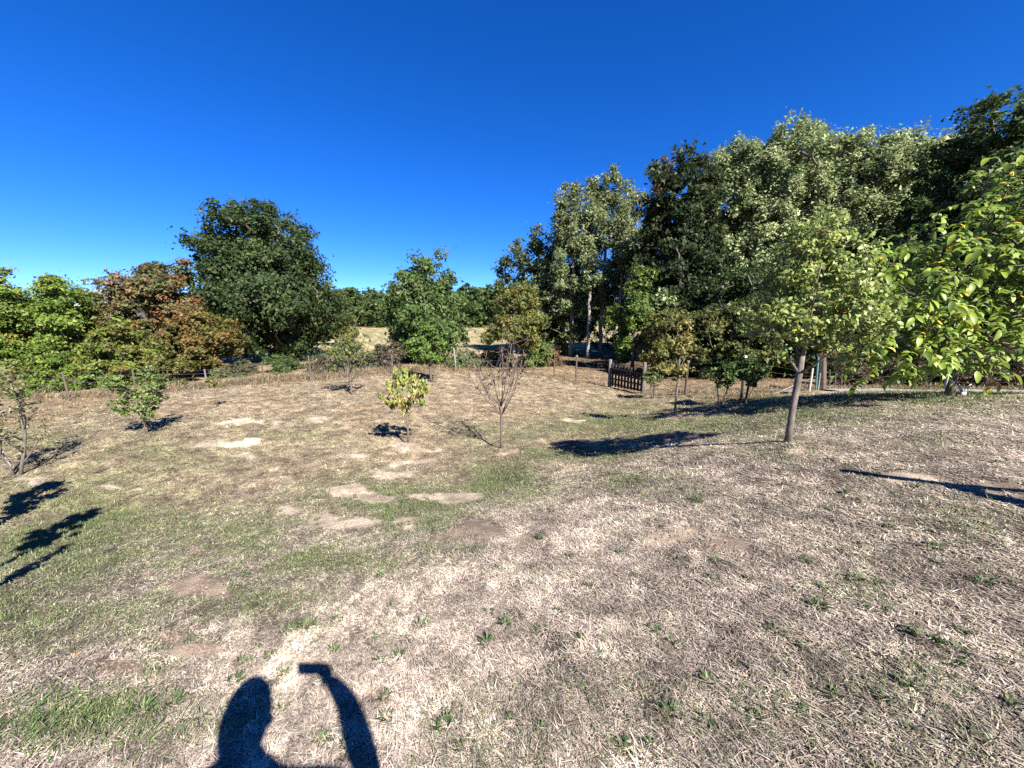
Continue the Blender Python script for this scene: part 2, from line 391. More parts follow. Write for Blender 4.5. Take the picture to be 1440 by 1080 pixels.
# ------------------------------------------------------------------ leaves and blades as arrays
def unit(v): return v / (np.linalg.norm(v, axis=-1, keepdims=True) + 1e-9)
def leaf_mesh(name, Cn, A, N, L, W, colr, oval=False):
    A = unit(A); S = unit(np.cross(A, N)); N = np.cross(S, A)
    L = L[:, None]; W = W[:, None]; n = len(Cn)
    if oval == 'tri':
        V = np.stack([Cn - A * L * .55 - S * W * .2, Cn + S * W * .75 - A * L * .05, Cn + A * L * .6 - S * W * .25], 1).reshape(-1, 3)
        return mesh_np(name, V, np.arange(n * 3).reshape(-1, 3), np.repeat(colr, 3, 0))
    if not oval:
        V = np.stack([Cn - A * L * .5, Cn + S * W * .5 + N * W * .12, Cn + A * L * .5, Cn - S * W * .5 + N * W * .12], 1).reshape(-1, 3)
        k = np.arange(n)[:, None] * 4
        F = np.concatenate([k + np.array([[0, 1, 2]]), k + np.array([[0, 2, 3]])])
        return mesh_np(name, V, F, np.repeat(colr, 4, 0))
    d = -N * L * .13
    V = np.stack([Cn - A * L * .5 + d, Cn - A * L * .18 + S * W * .46, Cn - A * L * .18 - S * W * .46,
                  Cn + A * L * .2 + S * W * .36, Cn + A * L * .2 - S * W * .36, Cn + A * L * .5 + d * 1.4], 1).reshape(-1, 3)
    k = np.arange(n)[:, None] * 6
    F = np.concatenate([k + np.array([a]) for a in ([0, 1, 2], [1, 3, 2], [2, 3, 4], [3, 5, 4])])
    return mesh_np(name, V, F, np.repeat(colr, 6, 0), True)
def tints(g, n, palette, jit=.16):
    w = np.array([p[0] for p in palette], float); w /= w.sum()
    cs = np.array([p[1] for p in palette]); idx = g.choice(len(palette), n, p=w)
    return np.clip(.62 * cs[idx] * (1 + jit * g.standard_normal((n, 1))) * (1 + .05 * g.standard_normal((n, 3))), .004, .9)

# ------------------------------------------------------------------ trees: branches reach for clump centres, leaves sit on the clumps
def skeleton(g, base, trunk, targets, bend=.12, upcost=1.2, limbs=()):
    """trunk: list of points. returns chains [(point ids)], positions, radii"""
    pos = [np.array(p, float) for p in trunk]; par = [-1] + list(range(len(trunk) - 1)); chains = [list(range(len(trunk)))]
    cand = list(range(max(1, int(len(trunk) * .35)), len(trunk)))
    if len(limbs):
        cand = []
        for lb in limbs:
            k = int(np.argmin([np.linalg.norm(pos[q] - lb[0]) for q in range(len(trunk))])); ch = [k]
            for q in lb[1:]:
                pos.append(np.array(q, float)); par.append(ch[-1]); ch.append(len(pos) - 1); cand.append(len(pos) - 1)
            chains.append(ch)
    order = np.argsort([np.linalg.norm(t - pos[cand[len(cand) // 3]]) for t in targets])
    tips = []
    for ti in order:
        t = targets[ti]; cp = np.array([pos[c] for c in cand])
        d = t - cp; L = np.linalg.norm(d, axis=1)
        cost = L + upcost * np.maximum(0, cp[:, 2] - t[2] + .35 * L)
        k = cand[int(np.argmin(cost))]; p0 = pos[k]; L = np.linalg.norm(t - p0)
        ns = int(np.clip(L / .5, 2, 5)); ch = [k]; off = g.standard_normal(3) * L * bend; off[2] = abs(off[2]) * .5 - L * .05
        for s in range(1, ns + 1):
            u = s / ns; q = p0 + (t - p0) * u + off * math.sin(math.pi * u) + (g.standard_normal(3) * L * .02 if s < ns else 0)
            pos.append(q); par.append(ch[-1]); ch.append(len(pos) - 1); cand.append(len(pos) - 1)
        chains.append(ch); tips.append(len(pos) - 1)
    n = len(pos); acc = np.zeros(n); kids = np.zeros(n, int)
    for i in range(1, n): kids[par[i]] += 1
    acc[kids == 0] = 1.0
    for i in range(n - 1, 0, -1): acc[par[i]] += acc[i] + .15
    return np.array(pos), chains, acc
def branch_mesh(name, pos, chains, acc, r_base, r_tip, power=.45, sides=(8, 5, 3)):
    rad = r_tip + (r_base - r_tip) * (acc / acc[0]) ** power
    mb = MB()
    for ci, ch in enumerate(chains):
        r = [rad[i] for i in ch]
        if ci: r[0] = min(r[0], r[1] * 1.25)
        if ci == 0: r[0] *= 1.35
        rm = r[0]
        mb.tube([pos[i] for i in ch], r, sides[0] if rm > r_base * .5 else sides[1] if rm > r_base * .15 else sides[2])
    return mb.mesh(name, True)

def crown_targets(g, blobs, n, inner=.35, wobble=.16):
    out = []; vol = np.array([b[3] * b[4] * b[5] for b in blobs]) ** .67; vol /= vol.sum()
    while len(out) < n:
        b = blobs[g.choice(len(blobs), p=vol)]
        d = unit(g.standard_normal(3)); r = inner + (1 - inner) * g.random() ** .55
        wob = 1 + wobble * math.sin(d[0] * 5 + b[0]) * math.cos(d[2] * 6 + b[1])
        out.append(np.array([b[0] + d[0] * b[3] * r * wob, b[1] + d[1] * b[4] * r * wob, b[2] + d[2] * b[5] * r * wob]))
    return out

def make_tree(name, label, cat, x, y, blobs, r_base, palette, seed, n_clump=60, clump=.8, n_leaf=9000, leaf=(.2, .14), bark='bark', group=None,
              trunk_top=.72, lean=(0, 0), stems=1, oval=False, droop=0, flat=.7, up=.25, hang=0, crown_name='crown', tip=.02, lmat='leaf', bend=.12, upcost=1.2, shape=None, wob=.05, sub=2, inner=.35, wobble=.16, limbs=None):
    """blobs: (dx, dy, z above the base, rx, ry, rz) relative to the base of the trunk"""
    g = rng(seed); zb = h1(x, y) - .04
    root = empty(name, (x, y, zb), label, cat, group)
    top = max(b[2] + b[5] for b in blobs); cx = np.mean([b[0] for b in blobs]); cy = np.mean([b[1] for b in blobs])
    if shape == 'limbs': tg = []
    elif shape is not None: tg = [np.array(t, float) for t in shape]
    else: tg = crown_targets(g, blobs, n_clump, inner, wobble)
    parts = []; alltg = []
    for s in range(stems):
        a = 2 * math.pi * s / max(stems, 1) + g.random(); so = (0.0 if stems == 1 else r_base * 1.6)
        sx, sy = so * math.cos(a), so * math.sin(a)
        hgt = top * trunk_top; nn = max(5, int(hgt / .6)); tr = []
        for i in range(nn + 1):
            u = i / nn; sp = u * (0 if stems == 1 else .13 * top)
            tr.append((sx + (cx * .7 + lean[0]) * u + sp * math.cos(a) + g.standard_normal() * wob * hgt * .12 * math.sin(math.pi * u), sy + (cy * .7 + lean[1]) * u + sp * math.sin(a) + g.standard_normal() * wob * hgt * .12 * math.sin(math.pi * u), u * hgt))
        lbs = []
        if limbs:
            nl, ll, e0, e1, f0 = limbs
            for q in range(nl):
                a_ = 2.399 * q + .5 * g.standard_normal() + a; e_ = R(e0 + (e1 - e0) * g.random()); l_ = ll * (.65 + .5 * g.random())
                st = np.array(tr[int(round((f0 + (1 - f0) * q / max(nl - 1, 1)) * nn))]); pl = [st]
                for w_ in range(5):
                    e_ += R(3); a_ += .12 * g.standard_normal(); pl.append(pl[-1] + l_ / 5 * np.array([math.cos(a_) * math.cos(e_), math.sin(a_) * math.cos(e_), math.sin(e_)]))
                lbs.append(pl)
            if shape == 'limbs':
                tg = []
                for pl in lbs:
                    for q in pl[2:]:
                        for _ in range(2):
                            dd = (pl[-1] - pl[0]); dd = dd / np.linalg.norm(dd); tg.append(q + (dd * .6 + np.array([0, 0, .5]) + g.standard_normal(3) * .45) * (.14 + .16 * g.random()) * ll)
        mine = tg if (stems == 1 or shape == 'limbs') else [t for k, t in enumerate(tg) if k % stems == s]
        parts.append(skeleton(g, (0, 0, 0), tr, mine, bend, upcost, lbs))
        if shape == 'limbs': alltg += mine
    for s, (pos, chains, acc) in enumerate(parts):
        link('trunk' if stems == 1 else 'stem', branch_mesh('trunk', pos, chains, acc, r_base * (1 if s == 0 else .75), tip), root, M[bark])
    tg = alltg if shape == 'limbs' else tg
    tgA = np.array(tg); spread = clump * (.75 if not oval or oval == 'tri' else .5)
    tgA = np.concatenate([tgA] + [tgA + unit(g.standard_normal(tgA.shape)) * (g.random((len(tgA), 1)) ** .5) * spread * 1.5 for _ in range(sub)]); m = len(tgA); clump = clump * (.62 if sub else 1)
    if n_leaf:
        w = g.random(m) + .5; w /= w.sum(); ci = g.choice(m, n_leaf, p=w)
        csz = clump * (0.6 + .8 * g.random(m))
        d = unit(g.standard_normal((n_leaf, 3))); rad = g.random(n_leaf) ** .45
        rad = np.where(g.random(n_leaf) < .10, rad * 1.7, rad)
        P = tgA[ci] + d * rad[:, None] * csz[ci][:, None] * np.array([1, 1, flat])
        P[:, 2] -= hang * g.random(n_leaf)
        P[:, 2] = np.maximum(P[:, 2], .05)
        cen = np.array([cx, cy, top * .5]); outw = unit(P - cen)
        N = unit(outw * .45 + d * .35 + np.array([0, 0, up]) + g.standard_normal((n_leaf, 3)) * .55)
        A = unit(np.cross(N, g.standard_normal((n_leaf, 3)))); A[:, 2] -= droop; A = unit(A)
        cc = tints(g, n_leaf, palette); ctint = tints(g, m, palette, .1)
        cc = cc * .55 + ctint[ci] * .45                                  # neighbours in a clump are alike
        sz = .55 + .95 * g.random(n_leaf) ** 1.4
        me = leaf_mesh('crown', P, A, N, leaf[0] * sz, leaf[1] * sz, cc, oval)
        o = link(crown_name, me, root, M[lmat]); o['kind'] = 'stuff'
    return root

def far_tree(name, label, cat, px, y, top, bot, hw, r_base, palette, seed, py_base=520, split=1, depth=1.0, **kw):
    """a tree that stands at forward distance y and spans these picture rows and this half width"""
    x = y * lat_at(px, (top + bot) / 2); zb = h1(x, y)
    zt, z0 = height_for(top, y) - zb, height_for(bot, y) - zb
    w = hw / FPX * y * 1.02
    hh = (zt - z0)
    if split == 1: blobs = [(0, 0, (zt + z0) / 2, w, w * depth, hh / 2)]
    elif split == 2: blobs = [(0, 0, z0 + hh * .38, w, w * depth, hh * .38), (w * .1, 0, z0 + hh * .7, w * .72, w * depth * .72, hh * .3)]
    elif split == 4: blobs = [(0, 0, z0 + hh * .36, w, w * depth, hh * .36), (-w * .12, 0, z0 + hh * .64, w * .88, w * depth * .85, hh * .36), (w * .1, -w * .4, z0 + hh * .4, w * .7, w * .6, hh * .35)]
    elif split == 5: blobs = [(0, 0, z0 + hh * .38, w, w * depth, hh * .38), (w * .1, 0, z0 + hh * .68, w * .8, w * depth * .8, hh * .26), (-w * .45, 0, z0 + hh * .82, w * .3, w * .3, hh * .16), (w * .15, 0, z0 + hh * .86, w * .32, w * .3, hh * .16), (w * .6, 0, z0 + hh * .8, w * .3, w * .3, hh * .15)]
    else: blobs = [(0, 0, z0 + hh * .25, w * .92, w * depth * .9, hh * .25), (0, 0, z0 + hh * .5, w, w * depth, hh * .26), (-w * .1, 0, z0 + hh * .78, w * .7, w * depth * .7, hh * .22)]
    kw['oval'] = 'tri'; k = 1.9 if y < 60 else 1.2
    kw['n_leaf'] = int(kw['n_leaf'] * k); lf = kw['leaf']; q = .86 if y < 60 else 1.1
    kw['leaf'] = (lf[0] * q, lf[1] * q)
    return make_tree(name, label, cat, x, y, blobs, r_base, palette, seed, **kw)

OAK = [(5, (.030, .058, .018)), (3, (.046, .080, .022)), (1, (.075, .105, .030))]
OAKL = [(4, (.050, .090, .020)), (3, (.080, .125, .028)), (1, (.035, .06, .018))]
LIME = [(4, (.085, .150, .022)), (3, (.13, .19, .030)), (2, (.045, .085, .020)), (.1, (.22, .19, .03))]
GREYG = [(4, (.105, .130, .058)), (3, (.165, .185, .095)), (2, (.060, .082, .036)), (1, (.24, .25, .15))]
RUST = [(3, (.115, .075, .032)), (3, (.085, .085, .030)), (2, (.19, .065, .030)), (2, (.06, .07, .025))]
GOLD = [(4, (.125, .105, .026)), (3, (.16, .10, .028)), (1.5, (.20, .085, .028)), (2, (.075, .085, .024))]
HAZEL = [(4, (.095, .105, .026)), (2, (.150, .135, .032)), (2, (.050, .070, .020)), (.6, (.20, .13, .035))]
BROOM = [(4, (.060, .085, .030)), (2, (.095, .115, .040)), (2, (.10, .085, .055))]
DRYB = [(3, (.16, .12, .085)), (2, (.11, .085, .06)), (2, (.09, .10, .045))]
BROWN = [(3, (.17, .105, .055)), (2, (.12, .085, .045)), (1, (.09, .09, .04))]
YEL = [(3, (.150, .160, .038)), (2, (.22, .20, .045)), (2, (.095, .125, .035))]
_P0 = None
MIDG = [(4, (.052, .092, .024)), (3, (.078, .118, .032)), (1, (.11, .14, .045))]
APPLE = [(4, (.105, .150, .035)), (3, (.15, .20, .055)), (2, (.065, .10, .028)), (.12, (.36, .28, .05)), (.06, (.22, .10, .04))]
WALN = [(4, (.085, .145, .020)), (3, (.13, .20, .03)), (2, (.045, .085, .016)), (.15, (.45, .33, .04))]

def bright(p, k, r=1.0, b=1.0): return [(w, (c[0] * k * r, c[1] * k, c[2] * k * b)) for w, c in p]
OAK = bright(OAK, 1.25, 1.1); OAKL = bright(OAKL, 1.3, 1.05); LIME = bright(LIME, 1.6, 1.1); GREYG = bright(GREYG, 2.6, .96, .85); RUST = bright(RUST, 1.75, .88); GOLD = bright(GOLD, 1.4, .85)
HAZEL = bright(HAZEL, 1.4); BROOM = bright(BROOM, 2.0); BROWN = bright(BROWN, 1.35); YEL = bright(YEL, 1.3); MIDG = bright(MIDG, 1.5); APPLE = bright(APPLE, 2.5, 1.12); WALN = bright(WALN, 2.1, 1.15)
# ---- beyond the fence, left
GL = 'trees and shrubs beyond the left fence'
far_tree('locust_tree', 'feathery bright green tree at the far left edge behind the wire fence', 'tree', 25, 22, 378, 540, 78, .16, LIME, 1, split=2, n_clump=90, clump=.75, n_leaf=20000, leaf=(.17, .11), group=GL)
far_tree('locust_tree', 'bright green bushy tree left of the pale house wall', 'tree', 108, 22.5, 386, 545, 52, .14, LIME, 2, split=1, n_clump=90, clump=.7, n_leaf=16000, leaf=(.17, .11), group=GL)
far_tree('locust_tree', 'green tree cut by the left edge of the picture', 'tree', -75, 21, 380, 545, 80, .15, LIME, 3, split=2, n_clump=60, clump=.8, n_leaf=9000, leaf=(.22, .15), group=GL)
far_tree('hedge_shrub', 'tangled yellow green and reddish shrub between the lime green tree and the rusty one', 'shrub', 172, 20.5, 452, 552, 40, .07, GOLD + LIME, 4, split=1, n_clump=50, clump=.55, n_leaf=8500, leaf=(.17, .12), stems=3, trunk_top=.5, group=GL)
far_tree('maple_tree', 'tree turning rusty brown left of the big dark oak', 'tree', 224, 25, 372, 510, 52, .15, RUST, 505, split=1, n_clump=110, clump=.7, n_leaf=15000, leaf=(.22, .15), group=GL)
far_tree('maple_tree', 'spreading golden orange tree at the left foot of the big oak', 'tree', 284, 23, 436, 530, 40, .14, GOLD, 6, split=1, n_clump=70, clump=.6, n_leaf=12000, leaf=(.19, .13), group=GL)
far_tree('oak_tree', 'big round dark green oak standing alone against the sky', 'tree', 385, 30, 290, 500, 84, .42, OAK, 7, split=4, n_clump=300, clump=1.1, n_leaf=52000, leaf=(.235, .165), group=GL, trunk_top=.55, inner=.45, wobble=.05)
far_tree('elm_tree', 'olive tree peeping out behind the left side of the big oak', 'tree', 255, 33, 365, 480, 30, .15, RUST + OAKL, 8, split=1, n_clump=30, clump=.9, n_leaf=5000, leaf=(.26, .18), group=GL)
far_tree('field_maple', 'small yellowish tree at the field edge right of the big oak', 'tree', 470, 46, 418, 480, 26, .15, HAZEL, 9, n_clump=30, clump=1.1, n_leaf=4000, leaf=(.34, .26), group=GL)
far_tree('oak_tree', 'round green tree standing in the middle gap of the view', 'tree', 599, 27, 364, 512, 50, .22, MIDG, 1010, split=4, inner=.45, wobble=.07, n_clump=160, clump=1.0, n_leaf=24000, leaf=(.22, .15), group=GL)
for i, (px, y, t, b, hw, pal, lab) in enumerate([
        (492, 24, 478, 530, 28, BROOM, 'green broom bush at the fence between the oak and the middle tree'),
        (528, 24.5, 486, 528, 26, BROOM + DRYB, 'greyish half dry broom bush left of the middle tree'),
        (552, 23.4, 488, 526, 12, DRYB, 'thin dry bush touching the left of the middle tree'),
        (655, 25, 494, 526, 28, BROOM, 'dark green broom bush right of the middle tree'),
        (690, 25.5, 494, 524, 24, BROOM + DRYB, 'brownish broom bush under the yellowing birch'),
        (752, 25, 476, 522, 20, LIME + BROOM, 'fresh green broom bush right of the yellowing birch'),
        (455, 23.5, 500, 540, 20, DRYB, 'low dry bush under the right side of the big oak'),
        (335, 23, 508, 548, 26, DRYB + BROOM, 'low dry bush behind the fence under the big oak'),
        (395, 24, 500, 545, 28, OAKL, 'low green bush in the shade of the big oak'),
        (240, 20.5, 500, 552, 24, HAZEL, 'low bramble bush behind the fence left of the oak'),
        (100, 19.6, 515, 560, 40, LIME, 'leafy bramble bank behind the leaning fence post'),
        (20, 19, 520, 572, 45, LIME + HAZEL, 'bramble bank at the far left behind the fence'),
        (170, 20.4, 508, 556, 30, MIDG + LIME, 'green bramble bush behind the fence under the rusty tree'),
        (770, 26, 492, 520, 16, BROWN, 'brown dry bush beside the shaded wood edge')]):
    far_tree('wild_bush', lab, 'bush', px, y, t, b, hw, .03, pal, 40 + i, n_clump=34, clump=.42, n_leaf=4200, leaf=(.15, .085), stems=3, trunk_top=.45, group='wild bushes along the fence', tip=.006)

# ---- the yellowing birch, the woods on the right
GW = 'trees of the wood on the right'
far_tree('birch_tree', 'yellow green birch in front of the wood with a pale trunk', 'tree', 722, 24, 402, 505, 38, .10, HAZEL + YEL, 60, split=2, n_clump=60, clump=.6, n_leaf=9500, leaf=(.17, .12), bark='bark_white', group=GW)
far_tree('aspen_tree', 'dark grey green aspen at the left end of the wood', 'tree', 752, 36, 318, 500, 46, .20, OAKL + OAK + bright(GREYG, .5), 61, split=4, n_clump=110, clump=1.1, n_leaf=16000, leaf=(.27, .19), bark='bark', group=GW)
far_tree('aspen_tree', 'pale silvery aspen with a straight white trunk', 'tree', 806, 33, 258, 440, 34, .17, bright(GREYG, .68), 62, split=5, n_clump=120, clump=.7, n_leaf=14000, leaf=(.22, .14), flat=1.2, inner=.5, bark='bark_white', group=GW)
far_tree('aspen_tree', 'second pale aspen right beside the tallest white trunk', 'tree', 850, 34, 243, 440, 34, .17, bright(GREYG, .68), 63, split=5, n_clump=120, clump=.7, n_leaf=14000, leaf=(.22, .14), flat=1.2, inner=.5, bark='bark_white', group=GW)
far_tree('aspen_tree', 'dark aspen filling the wood edge below the pale crowns', 'tree', 790, 35, 370, 490, 46, .18, OAK + GREYG, 64, split=1, n_clump=60, clump=.95, n_leaf=9000, leaf=(.26, .18), group=GW)
far_tree('birch_tree', 'brownish thin topped birch behind the dark oak', 'tree', 920, 38, 208, 420, 32, .16, BROWN + RUST, 65, split=3, n_clump=60, clump=.8, n_leaf=7000, leaf=(.24, .15), bark='bark_white', group=GW)
far_tree('birch_tree', 'brownish birch between the pale aspens and the dark oak', 'tree', 888, 36, 252, 450, 26, .14, BROWN + GREYG, 66, split=2, n_clump=50, clump=.8, n_leaf=6000, leaf=(.24, .15), bark='bark_white', group=GW)
far_tree('oak_tree', 'tall dark oak in the middle of the wood behind the gate', 'tree', 958, 28, 210, 490, 66, .32, bright(OAK, .62), 67, split=3, n_clump=180, clump=.95, n_leaf=30000, leaf=(.25, .18), group=GW)
far_tree('oak_tree', 'young light green oak right behind the wooden gate', 'tree', 893, 23, 372, 505, 30, .10, OAKL + LIME, 68, split=2, n_clump=40, clump=.55, n_leaf=6500, leaf=(.19, .13), group=GW)
for i, (px, y, t, hw, lab) in enumerate([
        (1022, 30, 200, 38, 'tall silvery poplar right of the dark oak'), (1068, 29, 188, 36, 'silvery poplar second from the dark oak'),
        (1112, 28, 168, 38, 'highest pointed silvery poplar above the apple tree'), (1162, 28, 196, 36, 'silvery poplar right of the highest pointed one'),
        (1210, 27, 180, 38, 'broad silvery poplar in the middle of the poplar row'), (1258, 26.5, 184, 36, 'silvery poplar above the left side of the walnut tree'),
        (1304, 26, 190, 36, 'last silvery poplar before the dark tree in the right corner')]):
    far_tree('poplar_tree', lab, 'tree', px, y, t, 460, hw * 1.22, .22, GREYG, 70 + i, split=5, n_clump=190, clump=.62, n_leaf=21000, leaf=(.21, .14), up=.35, flat=1.25, inner=.7, group=GW)
far_tree('oak_tree', 'large dark tree filling the upper right corner of the view', 'tree', 1405, 20, 128, 430, 82, .35, OAKL + OAK, 80, split=3, n_clump=190, clump=.85, n_leaf=32000, leaf=(.22, .15), group=GW)
far_tree('oak_tree', 'dark tree beyond the right edge of the picture', 'tree', 1580, 19, 150, 430, 80, .3, OAK, 81, split=2, n_clump=80, clump=1.0, n_leaf=9000, leaf=(.28, .2), group=GW)
for i, (px, y, t, b, hw, pal, lab) in enumerate([
        (945, 20.5, 438, 535, 42, HAZEL, 'yellowing hazel behind the slim yellow sapling'), (1005, 19.5, 430, 540, 40, HAZEL + OAK, 'olive hazel at the shaded wood edge right of the gate'),
        (1062, 18.5, 436, 540, 40, HAZEL + OAKL, 'hazel bush behind the left side of the apple tree'), (1120, 18, 420, 535, 44, OAK + HAZEL, 'dark hazel bush behind the apple trunk'),
        (1185, 18, 400, 520, 46, OAK, 'dark bushy tree behind the apple and walnut trees'), (1250, 17.5, 390, 520, 46, OAK + OAKL, 'dark bushy tree behind the middle of the walnut tree'),
        (1320, 17, 380, 520, 50, OAK, 'dark bushy tree behind the right of the walnut tree'), (1400, 16.5, 380, 525, 52, OAK + OAKL, 'dark bushy tree at the right edge behind the path'),
        (1040, 24, 380, 500, 48, OAK, 'shady undergrowth tree below the first poplars'), (1120, 24, 370, 500, 50, OAK, 'shady undergrowth tree below the highest poplar'),
        (860, 40, 400, 500, 50, OAK, 'dark undergrowth tree deep behind the aspens')]):
    far_tree('hazel_bush', lab, 'bush', px, y, t, b, hw, .06, pal, 90 + i, n_clump=70, clump=.6, n_leaf=6500, leaf=(.19, .13), stems=3, trunk_top=.55, group='hazel and undergrowth at the wood edge', tip=.008)
for i, (px, y, t, b, hw, lab) in enumerate([
        (1190, 14.6, 500, 548, 26, 'brown leafed hedge bush left of the pale path'), (1245, 14.4, 500, 548, 26, 'brown leafed hedge bush behind the pale path'),
        (1305, 13.8, 498, 548, 28, 'brown leafed hedge bush between the two pale posts'), (1370, 13.2, 492, 548, 30, 'brown leafed hedge bush right of the pale posts'),
        (1435, 12.6, 488, 548, 32, 'brown leafed hedge bush at the right edge'), (1510, 12, 480, 548, 34, 'brown leafed hedge bush outside the right edge')]):
    far_tree('hedge_bush', lab, 'bush', px, y, t, b, hw, .02, [(3, (.16, .11, .06)), (2, (.10, .085, .045)), (1, (.24, .19, .10))], 110 + i, n_clump=40, clump=.25, n_leaf=3200, leaf=(.09, .055), stems=4, trunk_top=.6, group='brown hedge bushes behind the path', tip=.004, bark='bark_red')

for i, (px, y, t, lab) in enumerate([(1050, 36, 215, 'poplar of the back row behind the left end of the silvery ones'), (1110, 36, 205, 'poplar of the back row behind the highest pointed one'),
        (1170, 35, 212, 'poplar of the back row filling the gap in the middle'), (1235, 34, 208, 'poplar of the back row behind the broad silvery one'), (1290, 33, 208, 'poplar of the back row behind the last silvery one'),
        (1345, 30, 205, 'poplar half hidden behind the dark corner tree'), (985, 38, 250, 'poplar half hidden behind the dark oak')]):
    far_tree('poplar_tree', lab, 'tree', px, y, t, 470, 48, .22, GREYG + OAKL, 140 + i, split=1, n_clump=80, clump=1.2, n_leaf=7000, leaf=(.36, .26), group=GW)
# slim bare stems standing in the shade of the wood
for i, (px, y, t, rad, bk, lab) in enumerate([
        (826, 31, 380, .13, 'bark_white', 'tallest white trunk at the wood edge left of the gate'), (868, 32, 350, .07, 'bark_white', 'slim pale trunk right of the tallest white one'),
        (843, 35, 400, .09, 'bark', 'slim dark trunk in the shade between the white trunks'), (792, 34, 420, .12, 'bark', 'dark trunk at the open left end of the wood'),
        (925, 24, 420, .07, 'bark', 'slim grey stem in shade right of the young green oak'), (1020, 21, 440, .06, 'bark', 'slim stem in the shade behind the post with the white cap')]):
    x = y * lat_at(px, 510); zt = height_for(t, y) - h1(x, y)
    make_tree('slim_tree', lab, 'tree', x, y, [(0, 0, zt * .92, .9, .9, zt * .18)], rad, GREYG + OAK, 130 + i, n_clump=16, clump=.55, n_leaf=1500, leaf=(.22, .16), bark=bk, group='slim stems at the wood edge', trunk_top=.9, tip=.012)

# far side of the field
g0 = rng(777)
FARN = ['dark', 'rounded', 'broad', 'olive', 'tall', 'low']
for i, px in enumerate([432, 452, 470, 492, 512, 533, 552, 640, 652, 668, 684, 700, 718, 760, 800]):
    y = 150 + g0.random() * 30; t = 402 + g0.random() * 9
    far_tree('field_edge_tree', 'dark green tree in the line along the far edge of the field', 'tree', px, y, t, 462, 12 + g0.random() * 4, .35, OAK + OAKL, 200 + i, py_base=458, n_clump=34, clump=2.2, n_leaf=2600, leaf=(1.0, .8), group='trees along the far edge of the field', tip=.1)
def distant_wood():
    g = rng(555); n = 32000
    a = R(-75) + R(150) * g.random(n); r = 190 + 50 * g.random(n)
    x = r * np.sin(a); y = r * np.cos(a)
    top = 6 + 8 * np.exp(-((a + R(5)) / R(17)) ** 2) + 4 * fbm(x, y, 14, 3, 91) + 3 * vnoise(x / 6, y / 6, 3)
    z = -1.4 + top * g.random(n) ** .6
    P = np.c_[x, y, z]; N = unit(np.c_[-x, -y, 60 * np.ones(n)] / 200 + g.standard_normal((n, 3)) * .7); A = unit(np.cross(N, g.standard_normal((n, 3))))
    s = 1.9 + g.random(n)
    o = link('distant_wood', leaf_mesh('wood', P, A, N, s, s * .8, tints(g, n, OAK + OAKL)), None, M['leaf'])
    tag(o, 'dark line of woodland closing the far side of the fields', 'woodland', kind='stuff')
distant_wood()

# ------------------------------------------------------------------ orchard trees
GO = 'young fruit trees planted in the orchard'
def orchard_pos(px, py): return hit(px, py)
# small bushy green tree on the left
x, y = orchard_pos(207, 609); s = y / FPX
make_tree('fruit_tree', 'small bushy green fruit tree on the left with leaves nearly down to the grass', 'tree', x, y,
          [(-.1, 0, .75, .52, .45, .45), (.15, 0, 1.1, .36, .3, .45), (-.25, 0, 1.2, .28, .25, .38)], .028, [(4, (.16, .24, .055)), (3, (.24, .31, .09)), (1, (.09, .14, .03))], 301, clump=.11, sub=0, n_leaf=2500, leaf=(.075, .045), oval=True, bark='bark_light', group=GO, trunk_top=.65, tip=.003, lmat='gloss_leaf', shape='limbs', limbs=(16, .75, 12, 70, .12))
# tree at the left edge with a pale slanted stem
x, y = orchard_pos(24, 668)
make_tree('fruit_tree', 'thin leaved fruit tree at the left edge of the lawn with several upright stems', 'tree', x, y,
          [(-.25, 0, 1.1, .6, .5, .5), (.2, 0, .95, .6, .4, .3), (-.2, 0, 1.55, .45, .35, .35)], .026, [(3, (.17, .18, .075)), (2, (.25, .25, .12)), (1, (.34, .25, .13))], 302, clump=.11, sub=0, n_leaf=1500, leaf=(.06, .036), oval=True, bark='bark_light', group=GO, stems=2, trunk_top=.6, shape='limbs', limbs=(8, .85, 30, 78, .25), tip=.003, lmat='gloss_leaf')
xs, ys = orchard_pos(18, 664); zs = h1(xs, ys)
b = MB().tube([(xs, ys, zs - .05), (xs - .05, ys, zs + .16), (xs - .13, ys + .02, zs + .3), (xs - .14, ys, zs + .5)], [.03, .026, .02, .012], 7); 
o = b.build('pale_stump', M['white_wood'], None, True); tag(o, 'bleached crooked dead stem leaning at the left edge fruit tree', 'dead stem')
# twiggy seedling
x, y = orchard_pos(305, 573)
make_tree('fruit_seedling', 'tiny twiggy seedling in front of the fence right of the bushy green fruit tree', 'sapling', x, y, [(0, 0, .95, .2, .2, .3)], .012, YEL, 303, n_clump=16, clump=.1, n_leaf=260, leaf=(.07, .04), oval=True, bark='bark_red', group=GO, tip=.003)
x, y = orchard_pos(30, 572)
make_tree('fruit_seedling', 'green leafy seedling near the fence at the far left', 'sapling', x, y, [(0, 0, .7, .35, .3, .4)], .014, LIME, 304, n_clump=22, clump=.14, n_leaf=500, leaf=(.09, .05), oval=True, bark='bark_red', group=GO, tip=.003)
# airy light green one before the broom
x, y = orchard_pos(495, 555)
make_tree('fruit_tree', 'airy light green fruit tree with a forked stem standing before the broom bushes', 'tree', x, y, [(-.05, 0, 1.55, .55, .5, .6), (0, 0, 2.1, .3, .3, .35)], .035, YEL + MIDG, 305, clump=.14, sub=0, n_leaf=2000, leaf=(.085, .045), oval=True, bark='bark_light', group=GO, trunk_top=.36, tip=.004, shape='limbs', limbs=(13, 1.5, 45, 82, .45))
